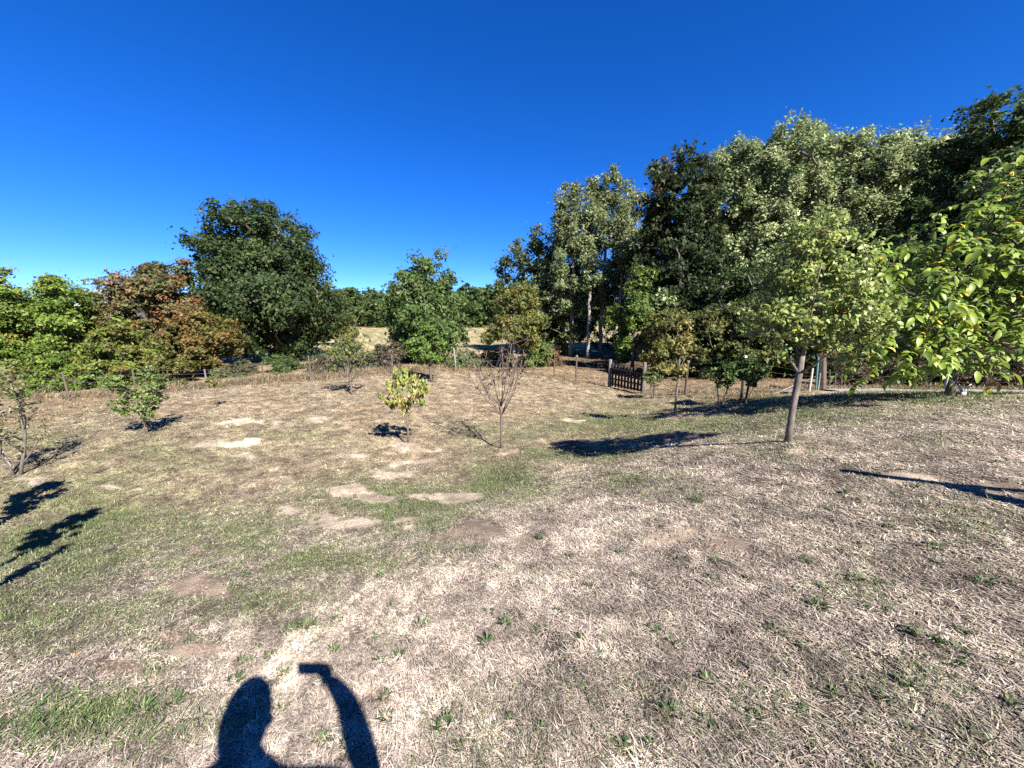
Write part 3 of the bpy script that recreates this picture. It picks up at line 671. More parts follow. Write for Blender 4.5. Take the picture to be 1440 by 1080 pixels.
# dark stemmed green one before the middle tree
x, y = orchard_pos(607, 537)
make_tree('fruit_tree', 'dense green fruit tree with a dark leaning trunk in front of the middle tree', 'tree', x, y, [(-.25, 0, 1.7, .95, .8, .75), (-.1, 0, 2.3, .6, .6, .55)], .06, [(4, (.11, .19, .035)), (3, (.17, .25, .05))], 306, n_clump=70, clump=.26, n_leaf=4200, leaf=(.12, .075), oval=True, bark='bark', group=GO, trunk_top=.5, tip=.006)
# lollipop with drooping yellowing leaves
x, y = orchard_pos(574, 622)
make_tree('cherry_sapling', 'small round headed sapling with drooping yellow green and orange leaves on a mulch mound', 'sapling', x, y,
          [(-.02, 0, 1.22, .56, .52, .44), (.05, 0, 1.55, .42, .38, .34), (0, 0, .85, .22, .2, .25)], .022, [(5, (.30, .38, .08)), (4, (.45, .48, .14)), (1.1, (.62, .32, .12)), (1.2, (.12, .16, .04)), (.8, (.46, .38, .12))], 307, n_clump=70, clump=.11, n_leaf=1150, leaf=(.125, .045), oval=True, droop=1.6, bark='bark_light', group=GO, trunk_top=.62, tip=.003, lmat='gloss_leaf', wob=.03)
# reddish bare one
x, y = orchard_pos(705, 631)
make_tree('plum_sapling', 'nearly bare young tree with upward twigs and a few dark reddish leaves', 'sapling', x, y,
          [(0, 0, 1.5, .62, .5, .6)], .026, [(4, (.075, .032, .032)), (2, (.12, .055, .045)), (1, (.12, .09, .05))], 308, clump=.07, sub=0, n_leaf=620, leaf=(.055, .022), oval=True, droop=1.2, bark='bark_red', group=GO, trunk_top=.5, tip=.0032, bend=.05, wob=.02, shape='limbs', limbs=(15, 1.35, 42, 82, .82))
# slim yellow sapling
x, y = orchard_pos(949, 582)
make_tree('pear_sapling', 'slim sapling with yellowing leaves and a smooth pale stem near the gate', 'sapling', x, y,
          [(.05, 0, 1.95, .26, .25, .42), (0, 0, 1.15, .42, .3, .12)], .024, [(3, (.36, .32, .09)), (3, (.22, .24, .065)), (1, (.42, .28, .08))], 309, limbs=(10, .6, 35, 75, .5), n_clump=46, clump=.13, n_leaf=950, leaf=(.085, .045), oval=True, bark='bark_light', group=GO, trunk_top=.8, tip=.0035, wob=.03)
x, y = orchard_pos(918, 559)
make_tree('fruit_seedling', 'small light green shrub right beside the grey gate post', 'sapling', x, y, [(0, 0, .85, .38, .3, .42)], .02, MIDG + YEL, 310, n_clump=36, clump=.14, n_leaf=1000, leaf=(.08, .05), oval=True, bark='bark_light', group=GO, stems=3, tip=.003)
x, y = orchard_pos(1013, 570)
make_tree('fruit_tree', 'dark leaved low tree with twin stems between the rusty post and the white capped post', 'tree', x, y, [(0, 0, .95, .36, .3, .38), (.1, 0, 1.2, .3, .25, .25)], .03, OAKL, 311, n_clump=40, clump=.14, n_leaf=1500, leaf=(.085, .055), oval=True, bark='bark', group=GO, stems=2, trunk_top=.5, tip=.004)
x, y = orchard_pos(1048, 569)
make_tree('fruit_tree', 'dark leaved low tree growing around the white capped post', 'tree', x, y, [(.05, 0, .95, .38, .3, .35)], .028, OAKL, 312, n_clump=40, clump=.14, n_leaf=1500, leaf=(.085, .055), oval=True, bark='bark', group=GO, trunk_top=.6, tip=.004)

# the apple tree, close on the right
AX, AY = orchard_pos(1108, 622)
make_tree('apple_tree', 'leafy apple tree with a slightly bent forked grey trunk, close on the right', 'tree', AX, AY,
          [(.15, .05, 1.75, .70, .5, .58), (.05, 0, 2.15, .60, .45, .55), (-.22, 0, 1.5, .45, .38, .40), (.60, .1, 1.6, .60, .42, .45), (.1, 0, 2.5, .42, .35, .33)], .037, APPLE, 320,
          n_clump=300, clump=.14, sub=1, n_leaf=10000, leaf=(.064, .034), oval=True, droop=.5, bark='bark_light', group=GO, trunk_top=.40, lean=(-.03, 0), tip=.003, lmat='gloss_leaf', upcost=1.2, wob=.06, bend=.07, limbs=(9, 1.35, 38, 78, .78))

# the walnut: compound leaves, the largest 300 leaflets as parts
def leaflet_mesh(c, name='leaf'):
    n = 7; V = []; F = []
    for i in range(n):
        u = i / (n - 1); w = .5 * math.sin(math.pi * min(1, u * .93 + .03)) ** .75 * (.42)
        z = -.42 * u * u + .02
        V += [(-w, u, z + w * .28), (0, u, z), (w, u, z + w * .28)]
        if i: k = 3 * i; F += [(k - 3, k - 2, k + 1, k), (k - 2, k - 1, k + 2, k + 1)]
    return mesh_np(name, np.array(V), np.array(F), np.tile(c, (len(V), 1)), True)
def walnut(x, y, blobs, r_base, seed, n_t, n_leaf_per, label, first=300):
    g = rng(seed); zb = h1(x, y) - .05
    root = empty('walnut_tree', (x, y, zb), label, 'tree', None)
    tg = crown_targets(g, blobs, n_t, inner=.3)
    tr = [(0.02 * i, 0, .32 * i) for i in range(6)]
    pos, chains, acc = skeleton(g, None, tr, tg, .1, 1.2)
    link('trunk', branch_mesh('trunk', pos, chains, acc, r_base, .006), root, M['bark'])
    Cs, As, Ns, Ls = [], [], [], []
    cen = np.array([0, 0, 1.6])
    for t in tg:
        for _ in range(n_leaf_per):
            p = t + g.standard_normal(3) * .10
            d = unit((t - cen) * np.array([1, 1, .4]) + g.standard_normal(3) * .9); d[2] = d[2] * .4 - .1; d = unit(d)
            side = unit(np.cross(d, [0, 0, 1])); L = .24 + .12 * g.random(); k = 3
            for j in range(k):
                u = .4 + .6 * j / k; q = p + d * L * u; q[2] -= .1 * u * u
                for sg in (-1, 1):
                    a = unit(side * sg + d * .55 + np.array([0, 0, -.35 - .5 * g.random()]) + g.standard_normal(3) * .15)
                    Cs.append(q); As.append(a); Ns.append(unit(np.array([0, 0, 1.0]) + d * .2 + g.standard_normal(3) * .35)); Ls.append(.10 + .06 * g.random())
            q = p + d * L; q = q + np.array([0, 0, -.1]); Cs.append(q); As.append(unit(d + np.array([0, 0, -.6]))); Ns.append(unit(np.array([0, 0, 1.0]) + g.standard_normal(3) * .3)); Ls.append(.13 + .06 * g.random())
    Cs, As, Ns, Ls = map(np.array, (Cs, As, Ns, Ls))
    tint = tints(g, len(Cs), WALN)
    camv = np.array([0 - x, 0 - y, EYE - zb])
    dist = np.linalg.norm(Cs - camv, axis=1) / Ls
    px, py = project(Cs[:, 0] + x, Cs[:, 1] + y, Cs[:, 2] + zb)
    dist = dist + np.where((px < 1440) & (px > 0), 0, 1e3)
    order = np.argsort(dist); big = order[:first]; rest = order[first:]
    var = [leaflet_mesh(c, 'leaf') for c in ((.115, .165, .014), (.175, .235, .024), (.065, .105, .013), (.22, .28, .045), (.38, .28, .03))]
    for v in var: v.materials.append(M['gloss_leaf'])
    pw = [.36, .3, .18, .14, .02]
    for i in big:
        A = unit(As[i]); S = unit(np.cross(A, Ns[i])); N = np.cross(S, A); L = Ls[i]
        m4 = Matrix(((S[0] * L, A[0] * L, N[0] * L, Cs[i][0]), (S[1] * L, A[1] * L, N[1] * L, Cs[i][1]), (S[2] * L, A[2] * L, N[2] * L, Cs[i][2]), (0, 0, 0, 1)))
        o = bpy.data.objects.new('leaf', var[g.choice(5, p=pw)]); C.objects.link(o); o.parent = root; o.matrix_local = m4
    A = unit(As[rest])
    me = leaf_mesh('crown', Cs[rest] + A * Ls[rest][:, None] * .5, A, Ns[rest], Ls[rest], Ls[rest] * .42, tint[rest], True)
    o = link('crown', me, root, M['gloss_leaf']); o['kind'] = 'stuff'
    return root
WX, WY = 7.4 * lat_at(1335, 553), 7.4
_zo = h1(6.5 * lat_at(1335, 553), 6.5); _ox = 6.5 * lat_at(1335, 553); _k = 1.2; _zn = h1(WX, WY)
walnut(WX, WY, [(_k * (_ox + b_[0]) - WX, _k * (6.5 + b_[1]) - WY, EYE + _k * (_zo + b_[2] - EYE) - _zn, b_[3] * _k, b_[4] * _k, b_[5] * _k) for b_ in [(0, 0, 1.7, 1.2, 1.0, .7), (-2.1, -1.2, 1.15, .85, .6, .55), (-2.1, -1.2, 1.95, .8, .6, .6), (-1.1, -1.1, 1.35, 1.0, .7, .65), (-1.2, -1.2, 2.35, .95, .7, .65), (-1.0, -1.2, 3.0, .7, .5, .42), (0, -1.0, 2.2, 1.1, .8, .95), (.7, -.8, 2.9, 1.0, .8, .7), (1.5, -.6, 2.0, 1.0, .8, 1.0)]], .06, 330, 700, 3,
       'broad walnut tree with large glossy drooping leaflets filling the right edge')

# pale forked stub at the foot of the walnut
y = 7.1; x = y * lat_at(1345, 553); z = h1(x, y); k = y / FPX * 1.05
b = MB().tube([(x, y - .1, z - .05), (x, y - .1, z + 7 * k)], [.05, .045], 7)
b.tube([(x, y - .1, z + 6 * k), (x - 5 * k, y - .1, z + 12 * k), (x - 8 * k, y - .1, z + 18 * k)], [.03, .022, .012], 6)
b.tube([(x, y - .1, z + 6 * k), (x + 5 * k, y - .1, z + 11 * k), (x + 9 * k, y - .1, z + 17 * k)], [.03, .022, .012], 6)
tag(b.build('forked_stub', M['white_wood'], None, True), 'bleached forked stub shaped like small antlers at the foot of the walnut', 'dead stub')

# ------------------------------------------------------------------ trees whose shadows fall in from outside the frame
GS = 'young trees just outside the left edge'
def standing(px, py, t):           # the foot of something whose shadow tip lies at this picture point
    x, y = hit(px, py); return x + math.sin(R(AZ)) * t, y - math.cos(R(AZ)) * t
def shadow_tree(px, py, t, r, nl, seed, slim, label, name='fruit_tree'):
    tx, ty = hit(px, py); x, y = standing(px, py, t)
    h = h1(tx, ty) + t * math.tan(R(SUN_EL)) - h1(x, y)
    make_tree(name, label, 'tree', x, y, [(0, 0, h * .68, slim, slim, h * .3)], r, MIDG, seed, n_clump=50, clump=slim * .35, n_leaf=nl, leaf=(.08, .045), oval=True, bark='bark_light', group=GS, trunk_top=.85, tip=.004, wob=.03)
shadow_tree(110, 758, 2.5, .04, 260, 341, .10, 'slim young tree outside the left edge casting the nearest thin shadow')
shadow_tree(124, 712, 3.3, .035, 1500, 342, .27, 'leafy young tree outside the left edge casting the middle shadow')
shadow_tree(80, 674, 2.8, .035, 1500, 343, .34, 'leafy young tree outside the left edge casting the farthest shadow')
# fruit tree off the right edge that shades the back of the lawn
make_tree('fruit_tree', 'leafy fruit tree standing outside the right edge of the picture', 'tree', 13.5, 6.5, [(0, 0, 2.1, 1.4, 1.4, 1.0)], .08, APPLE, 350, n_clump=80, clump=.3, n_leaf=5000, leaf=(.11, .07), oval=True, bark='bark', group='fruit trees outside the frame', trunk_top=.5, tip=.006)

# tripod with a pole, its shadow reaching in from the right
tx, ty = hit(1198, 664)
def along(t): return tx + math.sin(R(AZ)) * t, ty - math.cos(R(AZ)) * t
jx, jy = hit(1345, 690)
def raise_to(px, py, x, y):        # height at (x, y) plan of the sun ray that ends at this picture point
    gx, gy = hit(px, py); d = (x - gx) * math.sin(R(AZ)) - (y - gy) * math.cos(R(AZ))
    return h1(gx, gy) + d * math.tan(R(SUN_EL))
cx_, cy_ = tx + math.sin(R(AZ)) * 2.5, ty - math.cos(R(AZ)) * 2.5
root = empty('wooden_tripod', (cx_, cy_, h1(cx_, cy_)), 'dark wooden tripod with a tall pole standing outside the right edge', 'tripod')
topz = raise_to(1198, 664, cx_, cy_) - h1(cx_, cy_)
hubz = topz - .40
MB().tube([(0, 0, hubz * .9), (0, 0, hubz * 1.3), (0, 0, topz)], [.05, .05, .022], 7).build('pole', M['post_wood'], root)
for a in (20, 140, 260):
    lx, ly = .95 * math.cos(R(a)), .55 * math.sin(R(a)); lz = h1(cx_ + lx, cy_ + ly) - h1(cx_, cy_)
    MB().tube([(lx, ly, lz - .02), (0, 0, hubz)], [.04, .04], 7).build('leg', M['post_wood'], root)
MB().tube([(0, 0, hubz - .06), (0, 0, hubz + .06)], .055, 8).build('collar', M['dark_metal'], root)

# ------------------------------------------------------------------ fences, gate
def post(root, p, h, r, mat, lean=(0, 0), cap=None, name='post', square=False):
    x, y = p; z = h1(x, y)
    b = MB()
    P = [(x, y, z - .3), (x + lean[0] * .5, y + lean[1] * .5, z + h * .5), (x + lean[0], y + lean[1], z + h)]
    if square: b.tube(P, [r * 1.3, r * 1.28, r * 1.22], 4)
    else: b.tube(P, [r, r * .97, r * .9], 8)
    o = b.build(name, M[mat], root)
    if cap: MB().tube([(x + lean[0], y + lean[1], z + h), (x + lean[0], y + lean[1], z + h + .07)], [r * 1.5, r * 1.2], 8).build('cap', M[cap], root)
    return Vector((x + lean[0], y + lean[1], z + h)), Vector((x, y, z))
def wire(root, a, b, mat='wire', r=.004, sag=.02):
    a, b = Vector(a), Vector(b); n = 6
    P = [a.lerp(b, i / n) - Vector((0, 0, sag * 4 * (i / n) * (1 - i / n))) for i in range(n + 1)]
    MB().tube(P, r, 3, False).build('wire', M[mat], root)
def fence(name, label, pts, heights, leans, rads, mats, rows, caps=None, r_wire=.005, top_green=False, gap=()):
    root = empty(name, (0, 0, 0), label, 'fence')
    tops = []
    for i, p in enumerate(pts):
        t, bs = post(root, p, heights[i], rads[i], mats[i], leans[i], (caps or {}).get(i)); tops.append((t, bs))
    for i in range(len(pts) - 1):
        for k, u in enumerate(rows):
            a = tops[i][1].lerp(tops[i][0], u); b = tops[i + 1][1].lerp(tops[i + 1][0], u)
            wire(root, a, b, 'green_wire' if (top_green and k == len(rows) - 1) else 'wire', r_wire, .03)
    return root
fence('wire_fence', 'long wire fence with leaning brown posts running below the oak on the left', LF,
      [1.2, 1.25, 1.2, .95, 1.1, 1.3, 1.05], [(-.1, 0), (-.16, .05), (0, 0), (-.04, 0), (.02, 0), (-.05, 0), (-.05, 0)], [.038] * 7,
      ['post_wood'] * 3 + ['grey_wood', 'rust', 'post_wood', 'post_wood'], [.12, .28, .44, .6, .78, .96], r_wire=.008)
fence('wire_fence', 'wire fence with thin rusty posts running from the middle tree to the wooden gate', MF,
      [.5, 1.05, 1.2, 1.25, .5], [(0, 0), (0, 0), (.02, 0), (0, 0), (0, 0)], [.03, .035, .035, .045, .02], ['rust'] * 5, [.3, .93], top_green=True, caps={3: 'grey_wood'})
fence('wire_fence', 'wire fence from the gate to the right edge behind the pale path', RF,
      [.5, 1.2, 1.35, .6, 1.1, 1.1, 1.1, 1.1], [(0, 0), (.03, 0)] + [(0, 0)] * 6, [.02, .045, .04, .03, .03, .05, .03, .03],
      ['rust', 'post_wood', 'dark_metal', 'grey_wood', 'grey_wood', 'white_wood', 'grey_wood', 'grey_wood'], [.25, .5, .75, .95], top_green=True, caps={1: 'grey_wood', 2: 'white_paint'})

# dense dark woven fence below the fence line of the middle (low grass bank is built with the tall grass)
gl = Vector((*pt2(858, 546, 17.6), 0)); gr_ = Vector((*pt2(903, 553, 16), 0))
gl.z = h1(gl.x, gl.y); gr_.z = h1(gr_.x, gr_.y)
groot = empty('wooden_gate', gl, 'dark sagging wooden gate of upright pickets and cross rails between two grey posts', 'gate')
d = (gr_ - gl); L = Vector((d.x, d.y, 0)).length; dirv = d.normalized(); rzg = math.atan2(d.y, d.x)
def gp(u, h): q = d * u; return Vector((q.x, q.y, q.z + h))
def gbox(u0, u1, z0, z1, th, name, off=0):
    """a board from (u0, z0) to (u1, z1); th = its width across"""
    nrm = Vector((-dirv.y, dirv.x, 0)).normalized() * off
    a = gp(u0, z0) + nrm; b_ = gp(u1, z1) + nrm
    MB().tube([a, a.lerp(b_, .5), b_], th * .62, 4).build(name, M['gate_wood'], groot)
for nm, u, hh in (('gate_post', -.03, 1.28), ('gate_post', 1.03, 1.30)):
    q = gp(u, 0); MB().tube([q + Vector((0, 0, -.3)), q + Vector((0, 0, .7)), q + Vector((0, 0, hh))], [.085, .08, .075], 8).build(nm, M['grey_wood'], groot)
gg = rng(12)
for i in range(10):
    u = .05 + .9 * i / 9; gbox(u, u + .008 * gg.standard_normal(), .06, 1.06 + .09 * gg.random() - .10 * u, .085, 'picket', .035)
for hz in (.16, .40, .63, .86):
    gbox(.015, .985, hz + .03, hz - .04, .075, 'rail', -.035)

# pale poles, teal pole, boards by the right end of the fence
def pole(px0, py0, px1, py1, y, r, mat, name, label, cat, dy=0):
    x0 = y * lat_at(px0, py0); z0 = height_for(py0, y); x1 = (y + dy) * lat_at(px1, py1); z1 = height_for(py1, y + dy)
    o = MB().tube([(x0, y, min(z0, h1(x0, y)) - .05), (x0 + (x1 - x0) * .5, y + dy * .5, (z0 + z1) / 2), (x1, y + dy, z1)], r, 7).build(name, M[mat]); tag(o, label, cat)
pole(1138, 551, 1143, 518, 12.6, .03, 'white_paint', 'white_pole', 'thin leaning white pole between the apple trunk and the teal pole', 'pole')
pole(1147, 551, 1151, 500, 12.9, .03, 'teal', 'teal_pole', 'thin upright faded teal pole right of the white pole', 'pole')
pole(1156, 549, 1156, 498, 13.2, .13, 'bark', 'tree_stump', 'thick dark upright trunk stump beside the teal pole', 'stump')
for px, h_, w_ in ((1166, 520, 'nearest to the thick stump'), (1174, 524, 'in the middle of the three right of the stump'), (1183, 518, 'farthest right of the thick stump')): pole(px, 547, px + 1, h_, 13.6, .022, 'rust', 'stake', 'thin dark stake ' + w_, 'stake')
for o in bpy.data.objects:
    if o.name.startswith('stake'): o['group'] = 'dark stakes right of the stump'
x0, y0 = 12.0 * lat_at(1099, 557), 12.0; x1 = 12.6 * lat_at(1124, 549)
MB().box(((x0 + x1) / 2, 12.3, h1((x0 + x1) / 2, 12.3) + .08), (.55, .16, .03), Matrix.Rotation(R(-9), 3, 'Y') @ Matrix.Rotation(R(25), 3, 'Z')).build('board', M['grey_wood'])
tag(bpy.data.objects['board'], 'pale weathered board lying slanted in the grass left of the white pole', 'board')
b = MB().tube([(x0 - .1, 12.25, h1(x0, 12.25) + .0), (x1 - .05, 12.6, h1(x1, 12.6) + .28)], .025, 6).build('fallen_pole', M['grey_wood']); tag(b, 'thin pale pole lying against the slanted board', 'pole')
# white birch stubs in the middle
pole(641, 515, 638, 489, 23, .045, 'bark_white', 'white_stump', 'white stump of a trunk just right of the round middle tree', 'stump')
pole(703, 512, 703, 491, 24.5, .045, 'bark_white', 'white_stump', 'white trunk stub behind the twigs of the nearly bare sapling', 'stump')
b = MB(); b.tube([(-1.0, 24.4, h1(-1, 24.4) + .1), (-.6, 24.4, h1(-.6, 24.4) + 1.2), (-.2, 24.3, h1(-.2, 24.3) + 1.7)], [.05, .03, .015], 6)
b.tube([(-.62, 24.4, h1(-.6, 24.4) + 1.15), (-.9, 24.5, h1(-.6, 24.4) + 1.6)], [.03, .012], 5)
tag(b.build('dead_branch', M['white_wood'], None, True), 'pale forked dead branch sticking up beside the yellowing birch', 'dead branch')

# pale path behind the walnut
def path():
    pts = [(yy * lat_at(px, 548), yy) for px, yy in ((1165, 12.5), (1215, 12.3), (1270, 12.1), (1330, 11.7), (1400, 11.1), (1470, 10.6), (1600, 9.8))]
    V = []; F = []; n = 60; P = np.array(pts)
    tt = np.linspace(0, len(P) - 1, n)
    X = np.interp(tt, range(len(P)), P[:, 0]); Y = np.interp(tt, range(len(P)), P[:, 1]); g = rng(5)
    ks = np.linspace(-1, 1, 7)
    for i in range(n):
        w = .40 + .14 * g.random()
        for k in ks: V.append((X[i], Y[i] + k * w, 0))
    V = np.array(V); V[:, 2] = H(V[:, 0], V[:, 1]) + .05 - .06 * np.abs(np.tile(ks, n)) ** 3
    for i in range(n - 1):
        for k in range(6): q = i * 7 + k; F.append((q, q + 7, q + 8, q + 1))
    o = link('path', mesh_np('path', V, np.array(F), None, True), None, M['path']); o['kind'] = 'structure'
path()

# ------------------------------------------------------------------ the house far behind the left trees
hx, hy = 70 * lat_at(150, 415), 70; hz = h1(hx, hy)
hroot = empty('house', (hx, hy, hz), 'pale house wall with a low roof peeping out between the left trees', 'house', rz=R(25))
ht = height_for(409, 70) - hz
MB().box((0, 0, ht * .41), (7, 8, ht * .82)).build('wall', M['wall'], hroot)
b = MB(); w2, d2, e = 3.8, 4.5, .35
V = [(-w2, -d2, ht * .80), (w2, -d2, ht * .80), (w2, d2, ht * .80), (-w2, d2, ht * .80), (-w2, 0, ht), (w2, 0, ht)]
b.add(V, [(0, 1, 5, 4), (2, 3, 4, 5), (0, 4, 3), (1, 2, 5), (3, 2, 1, 0)]); rf = b.build('roof', M['roof'], hroot)
for wx in (-2.1, 0, 2.1):
    wf = MB().box((wx, -4.03, ht * .5), (1.1, .1, 1.3)).build('window', M['white_paint'], hroot); MB().box((wx, -4.09, ht * .5), (.9, .03, 1.1)).build('pane', M['glass_dark'], wf)

# ------------------------------------------------------------------ the photographer (only the shadow is in view) and the phone
def skin_obj(name, verts, edges, radii, parent, mat, sub=2, rootv=0):
    me = bpy.data.meshes.new(name); me.from_pydata(verts, edges, []); me.materials.append(mat)
    o = bpy.data.objects.new(name, me); C.objects.link(o); o.parent = parent
    lay = me.skin_vertices[0] if me.skin_vertices else None
    md = o.modifiers.new('skin', 'SKIN')
    if not me.skin_vertices:
        me.update()
    for i, r in enumerate(radii):
        v = me.skin_vertices[0].data[i]; v.radius = r if hasattr(r, '__len__') else (r, r); v.use_root = (i == rootv)
    md.use_smooth_shade = True
    s = o.modifiers.new('sub', 'SUBSURF'); s.levels = sub; s.render_levels = sub
    return o
bx, by = -.12, -.36
PZ = h1(bx, by)
per = empty('person', (bx, by, PZ), 'person in navy shirt and jeans holding up a phone with the right hand', 'person')
SH = 1.455
V = [(0, 0, .95), (0, .0, 1.15), (0, .01, 1.36), (0, 0, SH), (0, .0, SH + .13), (0, .02, SH + .28),          # pelvis, belly, chest, neck base, neck, head
     (.11, 0, .90), (.13, .02, .50), (.14, 0, .09), (.15, .12, .04), (-.11, 0, .90), (-.13, .02, .50), (-.14, 0, .09), (-.15, .12, .04),
     (.19, 0, SH - .06), (.54, .06, SH - .08), (.41, .24, SH + .12), (.285, .325, EYE - PZ - .045), (-.17, 0, SH - .06), (-.27, -.02, SH - .32), (-.24, .14, SH - .52), (-.22, .2, SH - .58)]
E = [(0, 1), (1, 2), (2, 3), (3, 4), (4, 5), (0, 6), (6, 7), (7, 8), (8, 9), (0, 10), (10, 11), (11, 12), (12, 13), (3, 14), (14, 15), (15, 16), (16, 17), (3, 18), (18, 19), (19, 20), (20, 21)]
Rr = [(.15, .11), (.14, .10), (.17, .11), (.09, .08), (.055, .055), (.07, .08), .085, .06, .045, .04, .085, .06, .045, .04, .085, .080, .056, .034, .06, .045, .033, .03]
skin_obj('body', V, E, Rr, per, M['skin'])
skin_obj('shirt', V[:4] + [V[14], tuple(np.array(V[14]) * .2 + np.array(V[15]) * .8), V[18], tuple(np.array(V[18]) * .2 + np.array(V[19]) * .8)],
         [(0, 1), (1, 2), (2, 3), (3, 4), (4, 5), (3, 6), (6, 7)], [(.165, .125), (.155, .115), (.185, .125), (.10, .09), .075, .068, .075, .065], per, M['shirt'])
skin_obj('trousers', [V[0], V[6], V[7], V[8], V[10], V[11], V[12]], [(0, 1), (1, 2), (2, 3), (0, 4), (4, 5), (5, 6)], [(.165, .125), .10, .078, .065, .10, .078, .065], per, M['jeans'])
for sx in (-1, 1): MB().box((sx * .15, .06, .045), (.10, .28, .09), None, .8).build('shoe', M['dark_metal'], per)
# head with face and hair
def head():
    n, k = 24, 18; V = []; F = []
    for i in range(k + 1):
        ph = math.pi * i / k
        for j in range(n):
            th = 2 * math.pi * j / n; sx, sy, sz = math.sin(ph) * math.cos(th), math.sin(ph) * math.sin(th), math.cos(ph)
            w = .078 * (1 - .16 * max(0, -sz)); x_, y_, z_ = sx * w, sy * .098, sz * .122
            if sy > 0: y_ += .022 * math.exp(-(sx / .16) ** 2 - ((sz + .12) / .2) ** 2) - .010 * math.exp(-((abs(sx) - .35) / .16) ** 2 - ((sz - .03) / .12) ** 2)
            if sy > 0: y_ += .006 * math.exp(-(sx / .3) ** 2 - ((sz + .48) / .08) ** 2)
            V.append((x_, y_, z_))
    for i in range(k):
        for j in range(n): a = i * n + j; b_ = i * n + (j + 1) % n; F.append((a, b_, b_ + n, a + n))
    me = bpy.data.meshes.new('head'); me.from_pydata(V, [], F); me.polygons.foreach_set('use_smooth', np.ones(len(F), bool))
    o = link('head', me, per, M['skin']); o.location = (.005, .03, SH + .23); o.scale = (1.38, 1.25, 1.62)
    hv = [(v[0] * 1.13, v[1] * 1.10 - .012, v[2] * 1.12 + .004) for v in V if True]; hf = [f for f in F if sum(V[q][2] for q in f) / 4 > .045 or sum(V[q][1] for q in f) / 4 < -.02 and sum(V[q][2] for q in f) / 4 > -.06]
    mh = bpy.data.meshes.new('hair'); mh.from_pydata(hv, [], hf); mh.polygons.foreach_set('use_smooth', np.ones(len(hf), bool)); h_ = link('hair', mh, o, M['hair'])
    for s in (-1, 1):
        MB().tube([(s * .076, 0, -.02), (s * .090, -.008, .0), (s * .086, -.012, .025)], [.010, .016, .010], 6).build('ear', M['skin'], o, True)
        MB().tube([(s * .028, .082, .008), (s * .028, .094, .008)], [.010, .007], 8).build('eye', M['white_paint'], o, True)
head()
# right hand: palm and five fingers round the end of the phone
hx0, hy0, hz0 = .118 - bx, -.014 - by, EYE - PZ        # end of the phone in the person's frame
wrist = Vector(V[17])
palm = Vector((hx0 + .035, hy0 - .028, hz0 - .02))
hv = [tuple(wrist), tuple(wrist.lerp(palm, .5)), tuple(palm)]; he = [(0, 1), (1, 2)]; hr = [.030, (.040, .034), (.048, .034)]
for q in range(4):
    zf = .034 - .022 * q; r_ = .0088 - .0006 * q
    k0 = len(hv); hv += [(palm.x + .012, palm.y + .022, palm.z + zf), (palm.x + .008, hy0 + .012, hz0 - .02 + zf), (hx0 - .012 - .004 * (q % 2), hy0 + .016, hz0 - .02 + zf * .95)]
    he += [(2, k0), (k0, k0 + 1), (k0 + 1, k0 + 2)]; hr += [r_ * 1.1, r_, r_ * .85]
k0 = len(hv); hv += [(palm.x - .012, palm.y - .004, palm.z - .025), (hx0 + .0, hy0 - .018, hz0 - .03), (hx0 - .025, hy0 - .016, hz0 - .015)]; he += [(1, k0), (k0, k0 + 1), (k0 + 1, k0 + 2)]; hr += [.012, .0105, .009]
skin_obj('hand', hv, he, hr, per, M['skin'], 2)
lv = [V[21], (V[21][0], V[21][1] + .05, V[21][2] - .03), (V[21][0], V[21][1] + .09, V[21][2] - .05)]; le = [(0, 1), (1, 2)]; lr = [.027, (.034, .022), (.03, .015)]
for q in range(4):
    k0 = len(lv); f0 = -.027 + .018 * q; lv += [(lv[2][0] + f0, lv[2][1] + .035, lv[2][2] - .03), (lv[2][0] + f0, lv[2][1] + .045, lv[2][2] - .06)]; le += [(2, k0), (k0, k0 + 1)]; lr += [.0085, .007]
k0 = len(lv); lv += [(lv[1][0] + .04, lv[1][1] + .02, lv[1][2] - .01), (lv[1][0] + .05, lv[1][1] + .05, lv[1][2] - .03)]; le += [(1, k0), (k0, k0 + 1)]; lr += [.011, .008]
skin_obj('hand', lv, le, lr, per, M['skin'], 2)
ph = empty('phone', (0.055, -.018, EYE), 'dark phone held up sideways in the raised right hand', 'phone')
b = MB().box((0, 0, 0), (.158, .010, .082)); b.build('phone_body', M['phone'], ph)
MB().box((-.055, .0052, -.005), (.036, .002, .036)).build('camera_bump', M['dark_metal'], ph)

